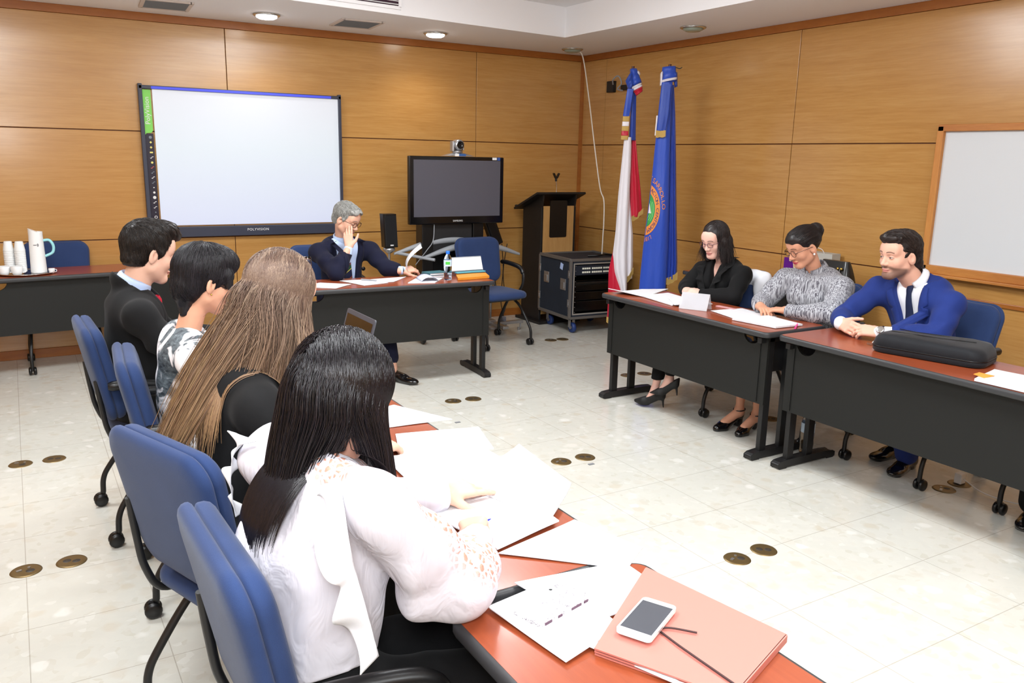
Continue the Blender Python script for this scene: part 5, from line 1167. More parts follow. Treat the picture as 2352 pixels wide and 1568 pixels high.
# ---- woman in the striped blouse
b = Body(pel=(-1.13, -4.18, .55), neck=(-1.185, -4.19, 1.01), shR=(-1.23, -4.00, .945), shL=(-1.215, -4.395, .945), elR=(-1.35, -3.935, .80), elL=(-1.33, -4.45, .80), wrR=(-1.47, -4.02, .795), wrL=(-1.455, -4.22, .80),
         knR=(-1.56, -4.03, .50), knL=(-1.56, -4.17, .50), anR=(-1.50, -3.955, .13), anL=(-1.46, -4.06, .12), g=1.02, belly=.015, bust=1, male=False, nk=.86, trw=False, feet=[((-1.50, -3.955, .13), (-1.615, -3.944, .045)), ((-1.46, -4.06, .12), (-1.575, -4.075, .045))], H=mkhead((-1.30, -4.165, 1.172), 164, -26, s=1.0))
person('person with black hair pulled back, round glasses and a grey streaked blouse, hand on papers', (-1.13, -4.18), b)
skin_body(b, (206, 150, 122), [dict(w=b.wrL, f=(-.25, .95, -.05), n=(-.15, 0, 1), side=1, curl=(.25, .3, .35, .42), spread=.06, s=.9, thumb=.6), dict(w=b.wrR, f=(-.4, -.85, -.05), n=(0, 0, 1), side=-1, curl=.4, s=.9)], .003, lip=(190, 40, 80), brow=(40, 28, 26))
m = mat('blouse_streaked', rgb(170, 172, 176), .7); v = coords(m, 'Object', (1, 1, .035)); w_ = noise(m, v, 170, 3, .55, .8); k_ = ramp(m, w_, [(.42, rgb(180, 182, 188)), (.60, rgb(62, 58, 70))]); w2 = noise(m, coords(m, 'Object', (1, 1, .3)), 12, 2)
LK(m, mixc(m, ramp(m, w2, [(.45, (0, 0, 0, 1)), (.7, (.4, .4, .4, 1))]), k_, rgb(150, 152, 158)), bsdf(m).inputs['Base Color'])
S = SDF(); R = b.torso(S, .014); b.arm(S, 'R', .020, .016, .013); b.arm(S, 'L', .022, .018, .013); S.cone(np.array(b.neck)-[0, 0, .03], np.array(b.neck)+[-.01, 0, .02], .066, .060, .02); S.folds(.005, 38, 7); S.cut(b.wrL, (-.25, .95, 0), .07); S.cut(b.wrR, (-.4, -.85, 0), .07); S.plane((0, 0, .50), (0, 0, -1)); S.plane(np.array(b.neck)+[0, 0, .03], (-.5, 0, 1)); cloth(b, 'blouse', m, S)
collar(b, m, R, r=.060, hgt=.045, open_=.16, lift=.005)
S = SDF(); P = np.array(b.pel); S.ell(P, (.13, .18, .12)); S.cone(P+[0, .08, 0], (-1.53, -4.05, .51), .085, .072); S.cone(P-[0, .08, 0], (-1.53, -4.16, .51), .085, .072, .05); cloth(b, 'skirt', M_blackc, S, .008)
shoe(b, (-1.455, -3.935, 0), (-1.70, -3.945, 0), M_leather, male=False, ht=.075, block=True); shoe(b, (-1.425, -4.03, 0), (-1.655, -4.095, 0), M_leather, male=False, ht=.075, block=True)
for an in (b.anR, b.anL): 
    c = np.array(an)-np.array(b.base); MB().tube([c+np.array([.036*math.cos(a), .036*math.sin(a), -.01+.004*math.cos(a)]) for a in np.linspace(0, 2*PI, 19)], .004, 6).build('ankle_strap', M_leather, b.t)
hc = cap_mesh(b, [('e', (0, -.022, .030), (.079, .100, .090)), ('e', (.0, -.115, .055), (.045, .038, .042)), ('e', (0, .01, .06), (.072, .085, .055))], (28, 22, 22), sub=[((0, .112, -.026), (.078, .070, .090)), ((.086, -.004, -.026), (.02, .026, .032)), ((-.086, -.004, -.026), (.02, .026, .032))], fold=.001, cuts=[((0, 0, -.045), (0, .5, -1))])
short_strands(b, 3000, 9, .010, lambda v: v[2] > -.2 and not (v[1] > .62 and v[2] < .7) and not (v[1] > .3 and v[2] < .2), lambda v: np.array([0, -.9, .1-.5*(1 if v[1] < -.5 else 0)]), [(30, 24, 24), (48, 38, 36), (18, 14, 14)], 15, (.080, .101, .092), r=.0012, jit=.06, parent=hc)
glasses(b, M_frame_k, .024, .020, tk=.0014)
H = b.H
for q in (-1, 1): MB().ball(tuple(H['c']+H['R'] @ np.array([q*.082, -.004, -.046])*H['s']-np.array(b.base)), .0065, 8).build('pearl_stud', M_white, b.t)
# ---- man in the blue suit
b = Body(pel=(-1.09, -4.92, .55), neck=(-1.175, -4.845, 1.035), shR=(-1.235, -4.655, .975), shL=(-1.20, -5.065, .955), elR=(-1.37, -4.545, .805), elL=(-1.33, -5.085, .80), wrR=(-1.53, -4.655, .805), wrL=(-1.525, -4.905, .80),
         knR=(-1.55, -4.83, .52), knL=(-1.50, -5.02, .52), anR=(-1.10, -4.80, .12), anL=(-1.24, -4.95, .10), g=1.08, belly=.02, bust=0, male=True, nk=1.08, trw=True, H=mkhead((-1.295, -4.795, 1.188), 168, -6, s=1.05))
person('person with a short beard in a bright blue suit, hands clasped on the table', (-1.09, -4.92), b)
skin_body(b, (222, 172, 150), [dict(w=b.wrL, f=(-.35, .92, .05), n=(-.55, -.1, .8), side=1, curl=(.25, .35, .45, .5), spread=.03, s=1.02, thumb=.5), dict(w=b.wrR, f=(-.35, -.9, -.0), n=(-.8, .3, .45), side=-1, curl=(.75, .8, .85, .85), s=1.0, thumb=.6)], .003, eyes='open', beard=(58, 42, 36), lip=(196, 122, 116), brow=(42, 30, 26))
S = SDF(); R = b.torso(S, .012); b.arm(S, 'R', .014, .015, .016); b.arm(S, 'L', .014, .015, .016); S.cone(np.array(b.neck)-[0, 0, .02], np.array(b.neck)+[.01, 0, .014], .076, .068, .02); S.folds(.006, 34, 16)
jacket_v(S, b, R, .078, .10, .50, .035); S.cut(np.array(b.wrL)+np.array([.035, -.032, 0]), (-.75, .69, 0), .10); S.cut(np.array(b.wrR)+np.array([.035, .026, 0]), (-.8, -.6, 0), .075); S.plane((0, 0, .50), (0, 0, -1)); S.cut(np.array(b.neck)+np.array([.02, 0, .045]), (-.5, 0, .85), .13); jk = cloth(b, 'jacket', M_suitb, S); lapels(b, jk, M_suitb, R, .078, .10, .50)
S = SDF(); b.torso(S, -.008); S.plane((0, 0, .52), (0, 0, -1)); w_ = np.array(b.wrL); S.cone(w_+[.045, -.040, 0], w_+[-.003, .008, 0], .036, .035, .006); w_ = np.array(b.wrR); S.cone(w_+[.045, .035, 0], w_+[-.004, -.003, 0], .035, .035, .006); cloth(b, 'shirt', M_shw, S, .007)
collar(b, M_shw, R, r=.064, hgt=.045, open_=.2, lift=.008)
M_tien = fabric('tie_navy', rgb(30, 38, 66), .7, 500, .2, 0); tie(b, M_tien, R, .505, .05)
P0 = np.array(b.pel)+R[:, 2]*.15+R[:, 1]*.152-np.array(b.base); mb = MB(); Rm = Matrix(R.tolist()); mb.box(tuple(P0), (.05, .004, .006), rot=Rm); mb.build('tie_clip', M_gold, b.t)
S = SDF(); b.legs(S, .006); cloth(b, 'trousers', M_suitb, S, .010)
shoe(b, (-1.12, -4.915, 0), (-1.40, -4.975, 0), M_leather); shoe(b, (-1.0, -4.78, 0), (-1.27, -4.76, 0), M_leather)
hc = cap_mesh(b, [('e', (0, -.024, .036), (.080, .102, .092)), ('e', (.005, .030, .092), (.066, .066, .034)), ('c', (.066, .018, .0), (.068, .014, -.03), .008, .004), ('c', (-.066, .018, .0), (-.068, .014, -.03), .008, .004), ('e', (0, -.075, -.03), (.064, .048, .062)), ('c', (-.03, -.10, -.06), (-.04, -.115, -.085), .026, .012), ('c', (.03, -.10, -.06), (.04, -.112, -.085), .026, .012)],
              (36, 28, 26), sub=[((0, .112, -.016), (.088, .078, .086)), ((.086, .028, -.018), (.022, .022, .026)), ((-.086, .028, -.018), (.022, .022, .026)), ((.088, -.008, -.026), (.022, .028, .032)), ((-.088, -.008, -.026), (.022, .028, .032))], fold=.003)
short_strands(b, 4200, 8, .008, lambda v: (v[1] < .5 or v[2] > .5) and v[2] > -.6 and not (v[1] > -.1 and v[2] < 0 and abs(v[0]) > .4), lambda v: np.array([v[0]*.3-.3, -.4, -.3+.3*max(0, v[2])]), [(38, 30, 28), (58, 46, 42), (20, 16, 15)], 17, (.081, .103, .095), r=.0013, jit=.25, parent=hc)
w_ = np.array(b.wrL)-np.array(b.base)+np.array([.0, -.004, 0]); Fd = nv((-.35, .92, 0)); U = np.array([0, 0, 1.]); L_ = np.cross(Fd, U); mb = MB(); mb.tube([w_+(L_*math.cos(a)+U*math.sin(a))*.033 for a in np.linspace(0, 2*PI, 23)], .007, 6); wt = mb.build('watch_strap', M_leather, b.t)
ctr = w_+nv((-.75, -.15, .6))*.038; mb = MB(); RQ = Vector(tuple(nv((-.75, -.15, .6)))).to_track_quat('Z', 'Y').to_matrix(); mb.lathe([(.0005, .004), (.016, .004), (.020, .003), (.021, -.002), (.018, -.006)], tuple(ctr), 24, rot=RQ); mb.build('watch_case', M_chrome, wt)
# ---- person cut off by the right edge
b = Body(pel=(-1.02, -5.86, .55), neck=(-1.02, -5.88, 1.03), shR=(-1.06, -5.69, .96), shL=(-1.05, -6.08, .96), elR=(-1.20, -5.66, .80), elL=(-1.22, -6.15, .80), wrR=(-1.44, -5.74, .79), wrL=(-1.42, -6.05, .79),
         knR=(-1.48, -5.74, .52), knL=(-1.48, -5.95, .52), anR=(-1.30, -5.66, .10), anL=(-1.30, -5.95, .10), g=1.0, belly=.02, bust=0, male=True, nk=1, trw=True, H=mkhead((-1.05, -5.90, 1.22), 180, -10))
person('person cut off by the right edge, only a black trouser leg and shoe showing', (-1.02, -5.86), b)
skin_body(b, (206, 150, 122), [dict(w=b.wrR, f=(-.9, -.3, -.05), n=(0, 0, 1), side=-1), dict(w=b.wrL, f=(-.9, .3, -.05), n=(0, 0, 1), side=1)])
S = SDF(); R = b.torso(S, .013); b.arm(S, 'R', .018, .016, .014); b.arm(S, 'L', .018, .016, .014); S.plane((0, 0, .50), (0, 0, -1)); S.cut(b.wrR, (-.9, -.3, 0)); S.cut(b.wrL, (-.9, .3, 0)); cloth(b, 'jacket', M_suitk, S, .009)
S = SDF(); b.legs(S, .012); cloth(b, 'trousers', M_blackc, S, .009)
shoe(b, (-1.20, -5.64, 0), (-1.47, -5.70, 0), M_leather); shoe(b, (-1.20, -5.93, 0), (-1.47, -5.97, 0), M_leather)
cap_mesh(b, [('e', (0, -.022, .034), (.080, .101, .091)), ('e', (0, .03, .085), (.066, .062, .034))], (30, 24, 22), sub=[((0, .110, -.016), (.080, .068, .088)), ((.088, -.008, -.026), (.022, .028, .032)), ((-.088, -.008, -.026), (.022, .028, .032))])
# ------------------------------------------------------------------ flags
def satin(name, col, r=.38):
    m = mat(name, col, r, sheen=.15, spec=.4); bump(m, noise(m, coords(m, 'Object', (6, 6, 1)), 5, 3), .25, .02); return m
M_fb = satin('flag_blue', rgb(34, 66, 158)); M_fb2 = satin('flag_royal', rgb(40, 74, 176)); M_fw = satin('flag_white', rgb(226, 222, 228)); M_fr = satin('flag_red', rgb(186, 22, 50)); M_fg = mat('gold_fringe', rgb(186, 152, 82), .7); M_fd = satin('flag_blue_shaded', rgb(30, 58, 150), .3)
M_pole = mat('pole_wood', rgb(74, 32, 20), .35)
def lerp_rows(rows, z, i):
    zs = [q[0] for q in rows][::-1]; vs = [q[i] for q in rows][::-1]; return float(np.interp(z, zs, vs))
def drape(name, rows, m, parent, y0=0., th=.03, fold=.006, nf=3, seed=0, nz=46, ph=0):
    z1, z0 = rows[0][0], rows[-1][0]; mb = MB()
    def F(u, v):
        z = z1+(z0-z1)*v; l, r = lerp_rows(rows, z, 1), lerp_rows(rows, z, 2); a = 2*PI*u; c = (1-math.cos(a))/2
        s = l+(r-l)*c; g = math.sin(a); amp = min(1, .35+v)
        return (s, y0-th*g*amp+fold*amp*math.sin(c*nf*PI*2+seed+z*1.3)*(1 if g > 0 else -.6)+.004*math.sin(z*9+seed), z)
    mb.grid(F, 44, nz, closeu=True); n = 44
    mb.add([F(i/n, 1) for i in range(n)], [tuple(range(n))]); mb.add([F(i/n, 0) for i in range(n)], [tuple(range(n))[::-1]])
    return mb.build(name, m, parent)
def yfront(rows, s, z, y0, th, fold, nf, seed):
    z1, z0 = rows[0][0], rows[-1][0]; v = (z1-z)/(z1-z0); l, r = lerp_rows(rows, z, 1), lerp_rows(rows, z, 2); c = min(1, max(0, (s-l)/(r-l))); g = math.sqrt(max(0, 1-(1-2*c)**2)); amp = min(1, .35+v)
    return y0-th*g*amp+fold*amp*math.sin(c*nf*PI*2+seed+z*1.3)+.004*math.sin(z*9+seed)
def fringe(parent, pts, wdt=.035, y=-.03, n=30, name='fringe'):
    P = catmull(pts, 8); mb = MB()
    for i in range(n*1):
        x = i/(n-1)*(len(P)-1); k = min(int(x), len(P)-2); p = P[k]+(P[k+1]-P[k])*(x-k); t_ = P[k+1]-P[k]; t_ = t_/np.linalg.norm(t_); w2 = np.linalg.norm(P[-1]-P[0])/n*.62
        mb.box((p[0], y+p[1], p[2]-wdt/2), (max(w2*abs(t_[0]), .006), .012, wdt*(1+.1*math.sin(i*7))))
    return mb.build(name, M_fg, parent)
def flagpole(parent, s0, s1, top=2.46):
    MB().tube([(s1, .03, .03), (s0, .015, top)], .0125, 12).build('pole', M_pole, parent)
    MB().lathe([(.0005, .035), (.05, .033), (.13, .02), (.135, 0)], (s1, .03, 0), 28).build('pole_base', mat('pole_base_brown', rgb(60, 30, 20), .4), parent)
def bow(parent, quads, mats_):
    for k, (q, m) in enumerate(zip(quads, mats_)):
        mb = MB(); q = [np.array(p, float) for p in q]
        def F(u, v, q=q): p = (q[0]*(1-u)+q[1]*u)*(1-v)+(q[3]*(1-u)+q[2]*u)*v; return tuple(p+np.array([0, -.022*math.sin(PI*u)-.008*math.sin(3*PI*v), 0]))
        mb.grid(F, 9, 7); mb.build('bow_loop', m, parent, solid=.006)
t = thing('national_flag', 'white, red and blue furled flag with gold fringe beside the rack case', 'flag', (-.62, -1.602, 0), math.atan2(-.624, .781), 'furled flags on poles')
flagpole(t, .005, .055, 2.455)
drape('white_field', [(1.854, -.042, .020), (1.609, -.056, .028), (1.34, -.071, .030), (1.028, -.079, .034), (.818, -.095, .037), (.667, -.078, .044), (.508, -.020, .049), (.40, .02, .045)], M_fw, t, y0=-.03, th=.045, fold=.006, nf=2)
drape('red_corner', [(.90, -.085, -.05), (.80, -.103, -.047), (.665, -.126, .0), (.504, -.122, .017), (.345, -.119, .0), (.215, -.121, -.060)], M_fr, t, y0=-.022, th=.03, nf=2)
drape('white_fold', [(1.40, .008, .03), (1.304, .009, .036), (.992, .017, .079), (.755, .021, .091), (.60, .021, .092)], M_fw, t, y0=0.0, th=.03, nf=2, seed=1)
drape('red_field', [(1.855, .016, .058), (1.61, .021, .093), (1.381, .028, .129), (1.208, .037, .150), (1.16, .044, .135)], M_fr, t, y0=.02, th=.03, nf=2, seed=2)
drape('blue_field', [(2.298, .000, .042), (2.059, .000, .051), (1.829, .000, .059)], M_fb, t, y0=.01, th=.025, nf=1)
drape('ribbon', [(2.261, -.035, .018), (2.04, -.062, -.005), (2.03, -.062, -.005)], M_fb2, t, y0=-.055, th=.008, nf=1, fold=.002, nz=20)
zz = [2.032, 1.985, 1.945, 1.905, 1.865, 1.83]; 
for k, m in enumerate((M_fg, M_fw, M_fg, M_fr, M_fg)): drape('ribbon_band', [(zz[k], -.062-.002*k, -.005-.001*k), (zz[k+1]+.002, -.064-.002*k, -.006-.001*k)], m, t, y0=-.057, th=.009, nf=1, fold=.001, nz=4)
fringe(t, [(.036, .02, 1.165), (.09, .02, 1.175), (.155, .02, 1.235)], .045, -.02); fringe(t, [(.02, 0, .60), (.06, 0, .63), (.095, 0, .70)], .05, -.03); fringe(t, [(-.122, -.02, .24), (-.09, -.02, .225), (-.06, -.02, .22)], .05, -.02, 12)
bow(t, [[(-.02, 0, 2.43), (.035, 0, 2.435), (.085, 0, 2.32), (.0, 0, 2.27)], [(-.055, -.01, 2.33), (.0, -.01, 2.42), (.02, -.01, 2.30), (-.02, -.01, 2.24)], [(.0, -.02, 2.275), (.082, -.02, 2.315), (.092, -.02, 2.285), (.018, -.02, 2.245)], [(.018, -.02, 2.243), (.092, -.02, 2.284), (.096, -.02, 2.245), (.045, -.02, 2.205)], [(.03, .02, 2.43), (.07, .02, 2.40), (.06, .02, 2.34), (.02, .02, 2.36)]], [M_fb2, M_fb, M_fw, M_fr, M_fw])
t = thing('institution_flag', 'blue furled flag with a round green and orange emblem in the corner', 'flag', (-.60, -2.065, 0), math.atan2(-.657, .754), 'furled flags on poles')
flagpole(t, .0, .092, 2.435)
ROWS = [(2.287, -.058, .030), (2.114, -.070, .030), (1.902, -.079, .036), (1.616, -.092, .046), (1.251, -.112, .061), (.952, -.136, .071), (.647, -.150, .075), (.338, -.156, .078)]
drape('blue_cloth', ROWS, M_fb2, t, y0=-.04, th=.05, fold=.003, nf=2)
drape('shaded_fold', [(2.27, .007, .042), (2.044, .017, .067), (1.619, .039, .100), (1.182, .054, .131), (.809, .065, .161), (.66, .057, .165)], M_fd, t, y0=.0, th=.035, fold=.012, nf=4, seed=1)  # shade on these folds put into the colour, a darker copy of the cloth blue
fringe(t, [(.057, 0, .665), (.11, 0, .68), (.165, 0, .72)], .06, -.03)
drape('ribbon', [(2.27, -.052, .018), (2.044, -.069, .014), (1.90, -.078, -.004)], M_fb, t, y0=-.085, th=.008, fold=.002, nf=1, nz=20)
fringe(t, [(-.079, 0, 1.90), (-.045, 0, 1.90), (-.006, 0, 1.905)], .055, -.088, 16); drape('ribbon_edge', [(2.02, -.086, -.074), (1.86, -.092, -.080)], M_fw, t, y0=-.08, th=.006, nf=1, fold=.001, nz=6)
bow(t, [[(-.06, 0, 2.41), (.045, 0, 2.42), (.062, 0, 2.30), (-.065, 0, 2.27)], [(-.062, -.012, 2.305), (.060, -.012, 2.33), (.062, -.012, 2.315), (-.062, -.012, 2.287)], [(-.072, .0, 2.36), (-.055, .0, 2.38), (-.05, .0, 2.27), (-.07, .0, 2.26)], [(.03, .02, 2.38), (.062, .02, 2.37), (.07, .02, 2.26), (.05, .02, 2.25)]], [M_fb2, M_fw, M_fw, M_fb])
MB().tube(catmull([(.045, .0, 2.41), (.08, 0, 2.40), (.10, 0, 2.41)], 4), .004, 6).build('bow_tie_end', M_blackp, t)
EC = (-.150, 1.250); KX = .62
def emb(a, b_, off=.0035):
    z = EC[1]+b_; s = EC[0]+KX*a; s = max(s, lerp_rows(ROWS, z, 1)+.006); return Vector((s, yfront(ROWS, s, z, -.04, .05, .003, 2, 0)-off, z))
def sector(r0, r1, m, name, off, a0=-95, a1=95):
    mb = MB(); mb.grid(lambda u, v: tuple(emb((r0+(r1-r0)*v)*math.cos(math.radians(a0+(a1-a0)*u)), (r0+(r1-r0)*v)*math.sin(math.radians(a0+(a1-a0)*u)), off)), 40, 8); return mb.build(name, m, t)
M_og = mat('emblem_orange', rgb(226, 138, 60), .6); M_eg = mat('emblem_green', rgb(52, 150, 78), .6); M_eb = mat('emblem_text_blue', rgb(20, 40, 110), .6); M_el = mat('emblem_pale_green', rgb(130, 200, 120), .6)
sector(.155, .222, M_og, 'emblem_ring', .003); sector(.001, .153, M_eg, 'emblem_field', .0030)
for k in range(6): sector(.03+.02*k, .036+.02*k, M_el, 'emblem_line', .0042, -80+7*k, 80-10*k)
mb = MB(); mb.add([tuple(emb(.045, -.03, .006)), tuple(emb(.105, -.03, .006)), tuple(emb(.075, .05, .006))], [(0, 1, 2)]); mb.build('emblem_triangle', M_fw, t)
def arctext(txt, rad, a0, a1, size, m):
    for i, ch in enumerate(txt):
        a = math.radians(a0+(a1-a0)*i/(len(txt)-1))
        def f(c, a=a):
            rr = rad+c.y; tt = -c.x; return emb(rr*math.cos(a)-tt*math.sin(a), rr*math.sin(a)+tt*math.cos(a), .0048)
        text_mesh(ch, size, 'letter', m, t, f, extrude=0)
arctext('DESARROLLO', .268, 80, 6, .062, M_og); arctext('GRACION CENTROAM', .188, 76, -66, .050, M_eb); arctext('LIBER', .255, -64, -88, .050, M_og)
# ------------------------------------------------------------------ paper goods
def papermat(name, base, lines=True, k=1):
    m = mat(name, base, .75); 
    if lines:
        v = coords(m, 'Object'); sp = N(m, 'ShaderNodeSeparateXYZ'); LK(m, v, sp.inputs[0]); f = mt(m, 'FRACT', mt(m, 'MULTIPLY', sp.outputs[1], 130)); l_ = mt(m, 'GREATER_THAN', f, .55)
        nn_ = noise(m, coords(m, 'Object', (1, .01, 1)), 160, 2); g_ = mt(m, 'MULTIPLY', l_, mt(m, 'GREATER_THAN', nn_, .47)); LK(m, mixc(m, mt(m, 'MULTIPLY', g_, .16*k), base, rgb(90, 90, 105)), bsdf(m).inputs['Base Color'])
    return m
M_pap = papermat('paper_printed', rgb(218, 218, 221)); M_papb = mat('paper_blank', rgb(220, 220, 223), .75)
def sheet(q, z, label, n=1, m=None, curl=0., lift=None, group=None, name='paper_sheet', grp=None, wav=.0015, th=None):
    """q: four table-plane corners in world metres, order around; n sheets thick"""
    q = [np.array((x, y), float) for x, y in q]; c = sum(q)/4; ex = q[1]-q[0]; rz = math.atan2(ex[1], ex[0]); h_ = (.0012*n if th is None else th)
    ca, sa = math.cos(-rz), math.sin(-rz); L = [((p-c)[0]*ca-(p-c)[1]*sa, (p-c)[0]*sa+(p-c)[1]*ca) for p in q]; L = [np.array(p) for p in L]; mb = MB(); rg = random.Random(int(abs(c[0]*997+c[1]*131)))
    ph = rg.random()*6; 
    def Z(u, v): return wav*(1+math.sin(u*4+ph)*math.sin(v*3+ph))+(curl*(max(0, (u-.6)/.4)**2) if curl else 0)+(lift(u, v) if lift else 0)
    nu, nv_ = 10, 10
    top = [tuple(np.append((L[0]*(1-i/nu)+L[1]*i/nu)*(1-j/nv_)+(L[3]*(1-i/nu)+L[2]*i/nu)*j/nv_, h_+Z(i/nu, j/nv_))) for i in range(nu+1) for j in range(nv_+1)]
    bot = [(x, y, zz_-h_) for x, y, zz_ in top]; k = nv_+1; N_ = len(top)
    f = [(i*k+j, (i+1)*k+j, (i+1)*k+j+1, i*k+j+1) for i in range(nu) for j in range(nv_)]; f2 = [tuple(a+N_ for a in x[::-1]) for x in f]
    rim = [i*k for i in range(nu+1)]+[nu*k+j for j in range(1, k)]+[i*k+nv_ for i in range(nu-1, -1, -1)]+[j for j in range(nv_-1, 0, -1)]
    f3 = [(rim[i], rim[i]+N_, rim[(i+1) % len(rim)]+N_, rim[(i+1) % len(rim)]) for i in range(len(rim))]
    mb.add(top+bot, f+f2+f3, 0, False); o = mb.build(name, m or M_pap, loc=(c[0], c[1], z)); o.rotation_euler = (0, 0, rz)
    tag(o, label, 'paper', group); return o
Z0 = ZT+.0008; G = 'papers on the near tables'
sheet([(-4.42, -4.84), (-4.215, -4.80), (-4.10, -5.05), (-4.33, -5.03)], Z0, 'white sheet highest up the near table, right of the black-haired head', 2, group=G)
sheet([(-4.34, -5.11), (-4.06, -5.17), (-4.12, -5.38), (-4.42, -5.34)], Z0, 'printed sheets next after the highest sheet on the near table', 3, group=G)
sheet([(-4.46, -5.30), (-4.15, -5.34), (-4.14, -5.54), (-4.47, -5.56)], Z0+.004, 'printed sheet just behind the left hand of the woman in white', 2, group=G)
sheet([(-4.55, -5.50), (-4.30, -5.50), (-4.30, -5.76), (-4.56, -5.78)], Z0+.007, 'spiral-bound notepad page under the left hand of the woman in white', 4, group=G)
sheet([(-4.37, -5.60), (-4.095, -5.49), (-4.105, -5.785), (-4.27, -5.93)], Z0+.014, 'raised printed page touched by the left fingertips of the woman in white', 4, group=G, curl=.012, lift=lambda u, v: .018*(1-v)*u)
sheet([(-4.52, -5.74), (-4.24, -5.66), (-4.25, -5.94), (-4.46, -5.995)], Z0+.010, 'page being written on beneath the blue pen', 3, group=G)
sheet([(-4.46, -6.0), (-4.195, -5.93), (-4.145, -6.14), (-4.24, -6.20), (-4.24, -6.20)][:4], Z0, 'printed sheet with faint yellow highlighting, lying between the pen and the phone', 2, group=G)
M_hl = mat('highlighter', rgb(232, 234, 206), .7)
sheet([(-4.50, -6.14), (-4.23, -6.17), (-4.235, -6.35), (-4.46, -6.34)], Z0+.003, 'printed sheet with a highlighted line, partly under the phone', 2, group=G)
sheet([(-4.60, -6.20), (-4.40, -6.16), (-4.405, -6.39), (-4.565, -6.43)], Z0+.005, 'blank white sheet under the marbled phone cover', 2, m=M_papb, group=G)
for (a, b_, lb) in (((-4.33, -6.21), (-4.29, -6.33), 'a'), ((-4.36, -6.02), (-4.23, -6.08), 'b')): pass
# spiral binding
mb = MB()
for k in range(22): 
    y = -5.53-.0105*k; mb.tube([(-4.553+.004*math.cos(a), y, .764+.005*math.sin(a)) for a in np.linspace(0, 2*PI, 9)], .0009, 4, caps=False)
tag(mb.build('spiral_binding', M_greyp), 'wire spiral of the notepad beside the white cuff', 'binding')
# pen
t = thing('ballpoint_pen', 'blue and clear ballpoint pen held in the right hand of the woman in white', 'pen', (-4.49, -5.912, .785), math.atan2(.047, .188)); RP = Matrix.Rotation(math.radians(-4), 3, 'Y')
Q = lambda x, z=0.: tuple(RP @ Vector((x, 0, z)))
MB().tube([Q(-.085), Q(-.03)], .0052, 10).build('cap', mat('pen_blue', rgb(40, 50, 190), .3), t); MB().tube([Q(-.03), Q(.055)], .0038, 8).build('barrel', mat('pen_clear', rgb(210, 214, 226), .2), t); MB().tube([Q(.055), Q(.066), Q(.072)], [.0036, .002, .0006], 8).build('tip', MATS['pen_blue'], t); MB().box(Q(-.062, .0065), (.036, .003, .002), rot=RP).build('clip', MATS['pen_blue'], t)
# phone
t = thing('smartphone', 'silver-white smartphone lying on the papers and the salmon folder', 'phone', (-4.363, -6.414, .7725), math.atan2(-.068, -.130)+PI/2-PI/2)
mb = MB(); mb.prism(rrect(.142, .072, .010), 0, .008); mb.build('body', M_white, t, bevel=.002, seg=3); MB().box((-.0, 0, .0082), (.112, .064, .0008)).build('screen', mat('phone_screen', rgb(72, 74, 80), .12), t)
MB().box((.063, 0, .0084), (.006, .016, .0008)).build('home_button', M_greyp, t, bevel=.001); MB().box((-.064, 0, .0084), (.003, .014, .0006)).build('earpiece', M_greyp, t)
MB().box((.02, .0362, .004), (.02, .001, .0025)).build('side_key', M_silver, t)
# marbled cover
t = thing('phone_cover', 'white marbled phone cover with a chipped dark edge, on the blank sheet', 'phone case', (-4.483, -6.258, .7585), math.atan2(.05, .19))
m = mat('marble_print', rgb(236, 234, 236), .25); w_ = N(m, 'ShaderNodeTexWave'); w_.inputs['Scale'].default_value = 4; w_.inputs['Distortion'].default_value = 14; w_.inputs['Detail'].default_value = 4; w_.inputs['Detail Scale'].default_value = 2.5; LK(m, coords(m, 'Object', (4, 4, 4)), w_.inputs['Vector'])
LK(m, ramp(m, w_.outputs['Fac'], [(0, rgb(104, 98, 106)), (.07, rgb(214, 210, 214)), (1, rgb(218, 215, 218))]), bsdf(m).inputs['Base Color'])
mb = MB(); mb.prism(rrect(.16, .082, .014), 0, .009); mb.build('shell', m, t, bevel=.003, seg=3)
mb = MB(); [mb.box((x, -.0415, .004), (w2, .002, .005)) for x, w2 in ((-.055, .02), (-.02, .012), (.03, .03), (.06, .012))]; mb.build('worn_edge', mat('worn_plum', rgb(90, 62, 80), .5), t, kind='stuff'); MB().lathe([(.0005, .0095), (.004, .0095)], (.035, .034, 0), 12).build('lens_hole', M_blackp, t)
# salmon folder
M_fold = mat('salmon_card', rgb(192, 116, 104), .6)
t = thing('elastic_folder', 'salmon card folder with a dark elastic cord at the bottom of the photo', 'folder', (0, 0, ZT+.0008))
q = [(-4.205, -6.205), (-4.135, -6.55), (-4.365, -6.612), (-4.50, -6.43)]
mb = MB(); q2 = [(-4.215, -6.235), (-4.150, -6.575), (-4.38, -6.66), (-4.50, -6.43)]
for z0_, z1_, dx in ((0, .003, 0), (.012, .015, -.004), (.006, .009, -.002)): mb.prism([(x+dx*.5, y) for x, y in q2[::-1]], z0_, z1_)
mb.box((-4.265, -6.6175, .0075), (.244, .004, .015), rot=rotz(math.atan2(.085, .23))); mb.box((-4.1825, -6.405, .0075), (.346, .004, .015), rot=rotz(math.atan2(-.34, .065)))
mb.build('card', M_fold, t)
MB().tube(catmull([(-4.355, -6.655, .018), (-4.36, -6.56, .019), (-4.362, -6.50, .019), (-4.36, -6.44, .018)], 6), .0022, 6).build('elastic_cord', mat('cord_brown', rgb(60, 40, 40), .6), t); MB().tube(catmull([(-4.36, -6.44, .019), (-4.335, -6.455, .02), (-4.302, -6.49, .019)], 6), .002, 6).build('elastic_cord', MATS['cord_brown'], t)
sheet([(-4.50, -6.41), (-4.47, -6.40), (-4.35, -6.70), (-4.385, -6.70)], Z0+.004, 'white paper strip sticking out from under the salmon folder', 2, m=M_papb, group=G)
